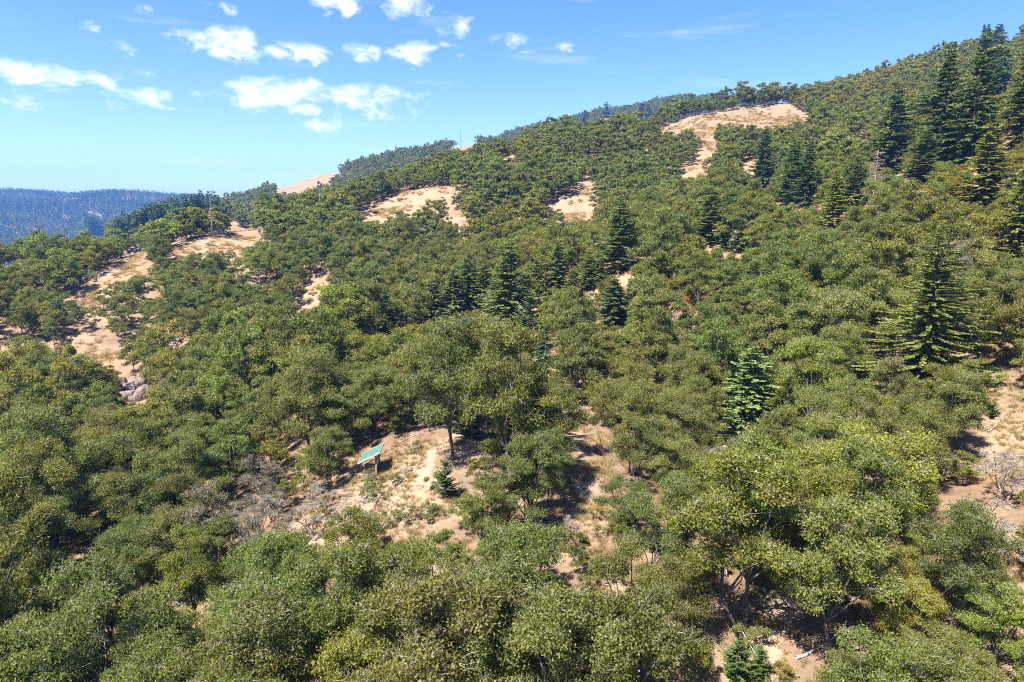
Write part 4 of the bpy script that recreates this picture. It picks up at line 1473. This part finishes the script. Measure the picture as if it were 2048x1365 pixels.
# ------------------------------------------------------------------ dry grass
def tuft_mesh(seed):
    rng = np.random.default_rng(seed)
    nb = 34
    a = rng.uniform(0, 2 * pi, nb)
    r_ = rng.uniform(0, .22, nb)
    b = np.stack([np.cos(a) * r_, np.sin(a) * r_, np.full(nb, -.03)], 1)
    h = rng.uniform(.22, .48, nb)
    o = np.stack([np.cos(a + rng.normal(0, .6, nb)), np.sin(a + rng.normal(0, .6, nb)), np.zeros(nb)], 1)
    s = np.stack([-o[:, 1], o[:, 0], np.zeros(nb)], 1) * .012
    tip = b + o * (h * rng.uniform(.2, .8, nb))[:, None] + np.array([0, 0, 1.0]) * h[:, None]
    V = np.stack([b - s, b + s, tip + s * .3, tip - s * .3], 1).reshape(-1, 3)
    return quad_mesh('grass_tuft', V, np.arange(nb * 4).reshape(-1, 4), [M_DRY], None, np.clip(rng.normal(.5, .25, nb), 0, 1))
def grass():
    m = 60000
    Y = 25 + 100 * RNG.random(m) ** .8
    X = RNG.uniform(-.82, .82, m) * Y
    k = value_noise(X, Y, 3.5, 51) > .42
    X, Y = X[k], Y[k]
    k = np.ones(len(X), bool)
    for x, y, s_ in zip(cx, cy, sc):
        if y < 130:
            near = (np.abs(X - x) < 2.2 * s_) & (np.abs(Y - y) < 2.2 * s_)
            k &= ~(near & (RNG.random(len(X)) < .8))
    X, Y = X[k], Y[k]
    m = len(X)
    s_ = RNG.uniform(.5, 1.2, m)[:, None] * np.ones(3)
    scatter('dry_grass', np.stack([X, Y, ground(X, Y)], 1), RNG.uniform(0, 6.28, m), s_, RNG.integers(0, 4, m), np.exp(RNG.normal(0, .12, (m, 3))) * .55, [tuft_mesh(950 + i) for i in range(4)],
            'short bleached dry grass on the open slope')
grass()
def meadow_grass():
    m = 150000
    Y = 140 + 310 * RNG.random(m) ** .8
    X = RNG.uniform(-.80, .60, m) * Y
    k = value_noise(X, Y, 7, 61) * .6 + value_noise(X, Y, 2.5, 62) * .4 > .5
    X, Y = X[k], Y[k]
    cell = set()
    for x, y in zip(cx, cy):
        if 130 < y < 460:
            i, j = int(x // 2.5), int(y // 2.5)
            cell.update((i + a, j + b) for a in (-1, 0, 1) for b in (-1, 0, 1))
    k = np.array([(int(x // 2.5), int(y // 2.5)) not in cell for x, y in zip(X, Y)])
    X, Y = X[k], Y[k]
    m = len(X)
    s_ = RNG.uniform(.9, 2.2, m)[:, None] * np.array([1.5, 1.5, .8])
    t = np.exp(RNG.normal(0, .22, (m, 1))) * np.array([.60, .56, .54])
    scatter('meadow_grass', np.stack([X, Y, ground(X, Y)], 1), RNG.uniform(0, 6.28, m), s_, RNG.integers(0, 4, m), t, [tuft_mesh(960 + i) for i in range(4)], 'tall dry grass clumps on the tan hillside meadows')
meadow_grass()

# ------------------------------------------------------------------ haze
def haze():
    lo, hi = float(GZ.min()) - 1.0, float(GZ.max()) + 30.0
    me = box_mesh('haze', (6040, 5340, hi - lo), None, .001) if False else None
    bm = bmesh.new()
    bmesh.ops.create_cube(bm, size=1.0)
    for v in bm.verts:
        v.co = (v.co.x * 6040 - 500, v.co.y * 5340 + 2350, v.co.z * (hi - lo) + (hi + lo) / 2)
    me = bpy.data.meshes.new('haze')
    bm.to_mesh(me)
    bm.free()
    m = bpy.data.materials.new('summer_air')
    m.use_nodes = True
    N, L = m.node_tree.nodes, m.node_tree.links
    N.clear()
    out = N.new('ShaderNodeOutputMaterial')
    vol = N.new('ShaderNodeVolumePrincipled')
    vol.inputs['Color'].default_value = (.13, .40, 1.0, 1)
    vol.inputs['Density'].default_value = .00014
    vol.inputs['Anisotropy'].default_value = .2
    L.new(vol.outputs[0], out.inputs['Volume'])
    me.materials.append(m)
    tag(link('haze', me), 'thin bluish summer haze filling the valley air', None, None, 'stuff')
haze()
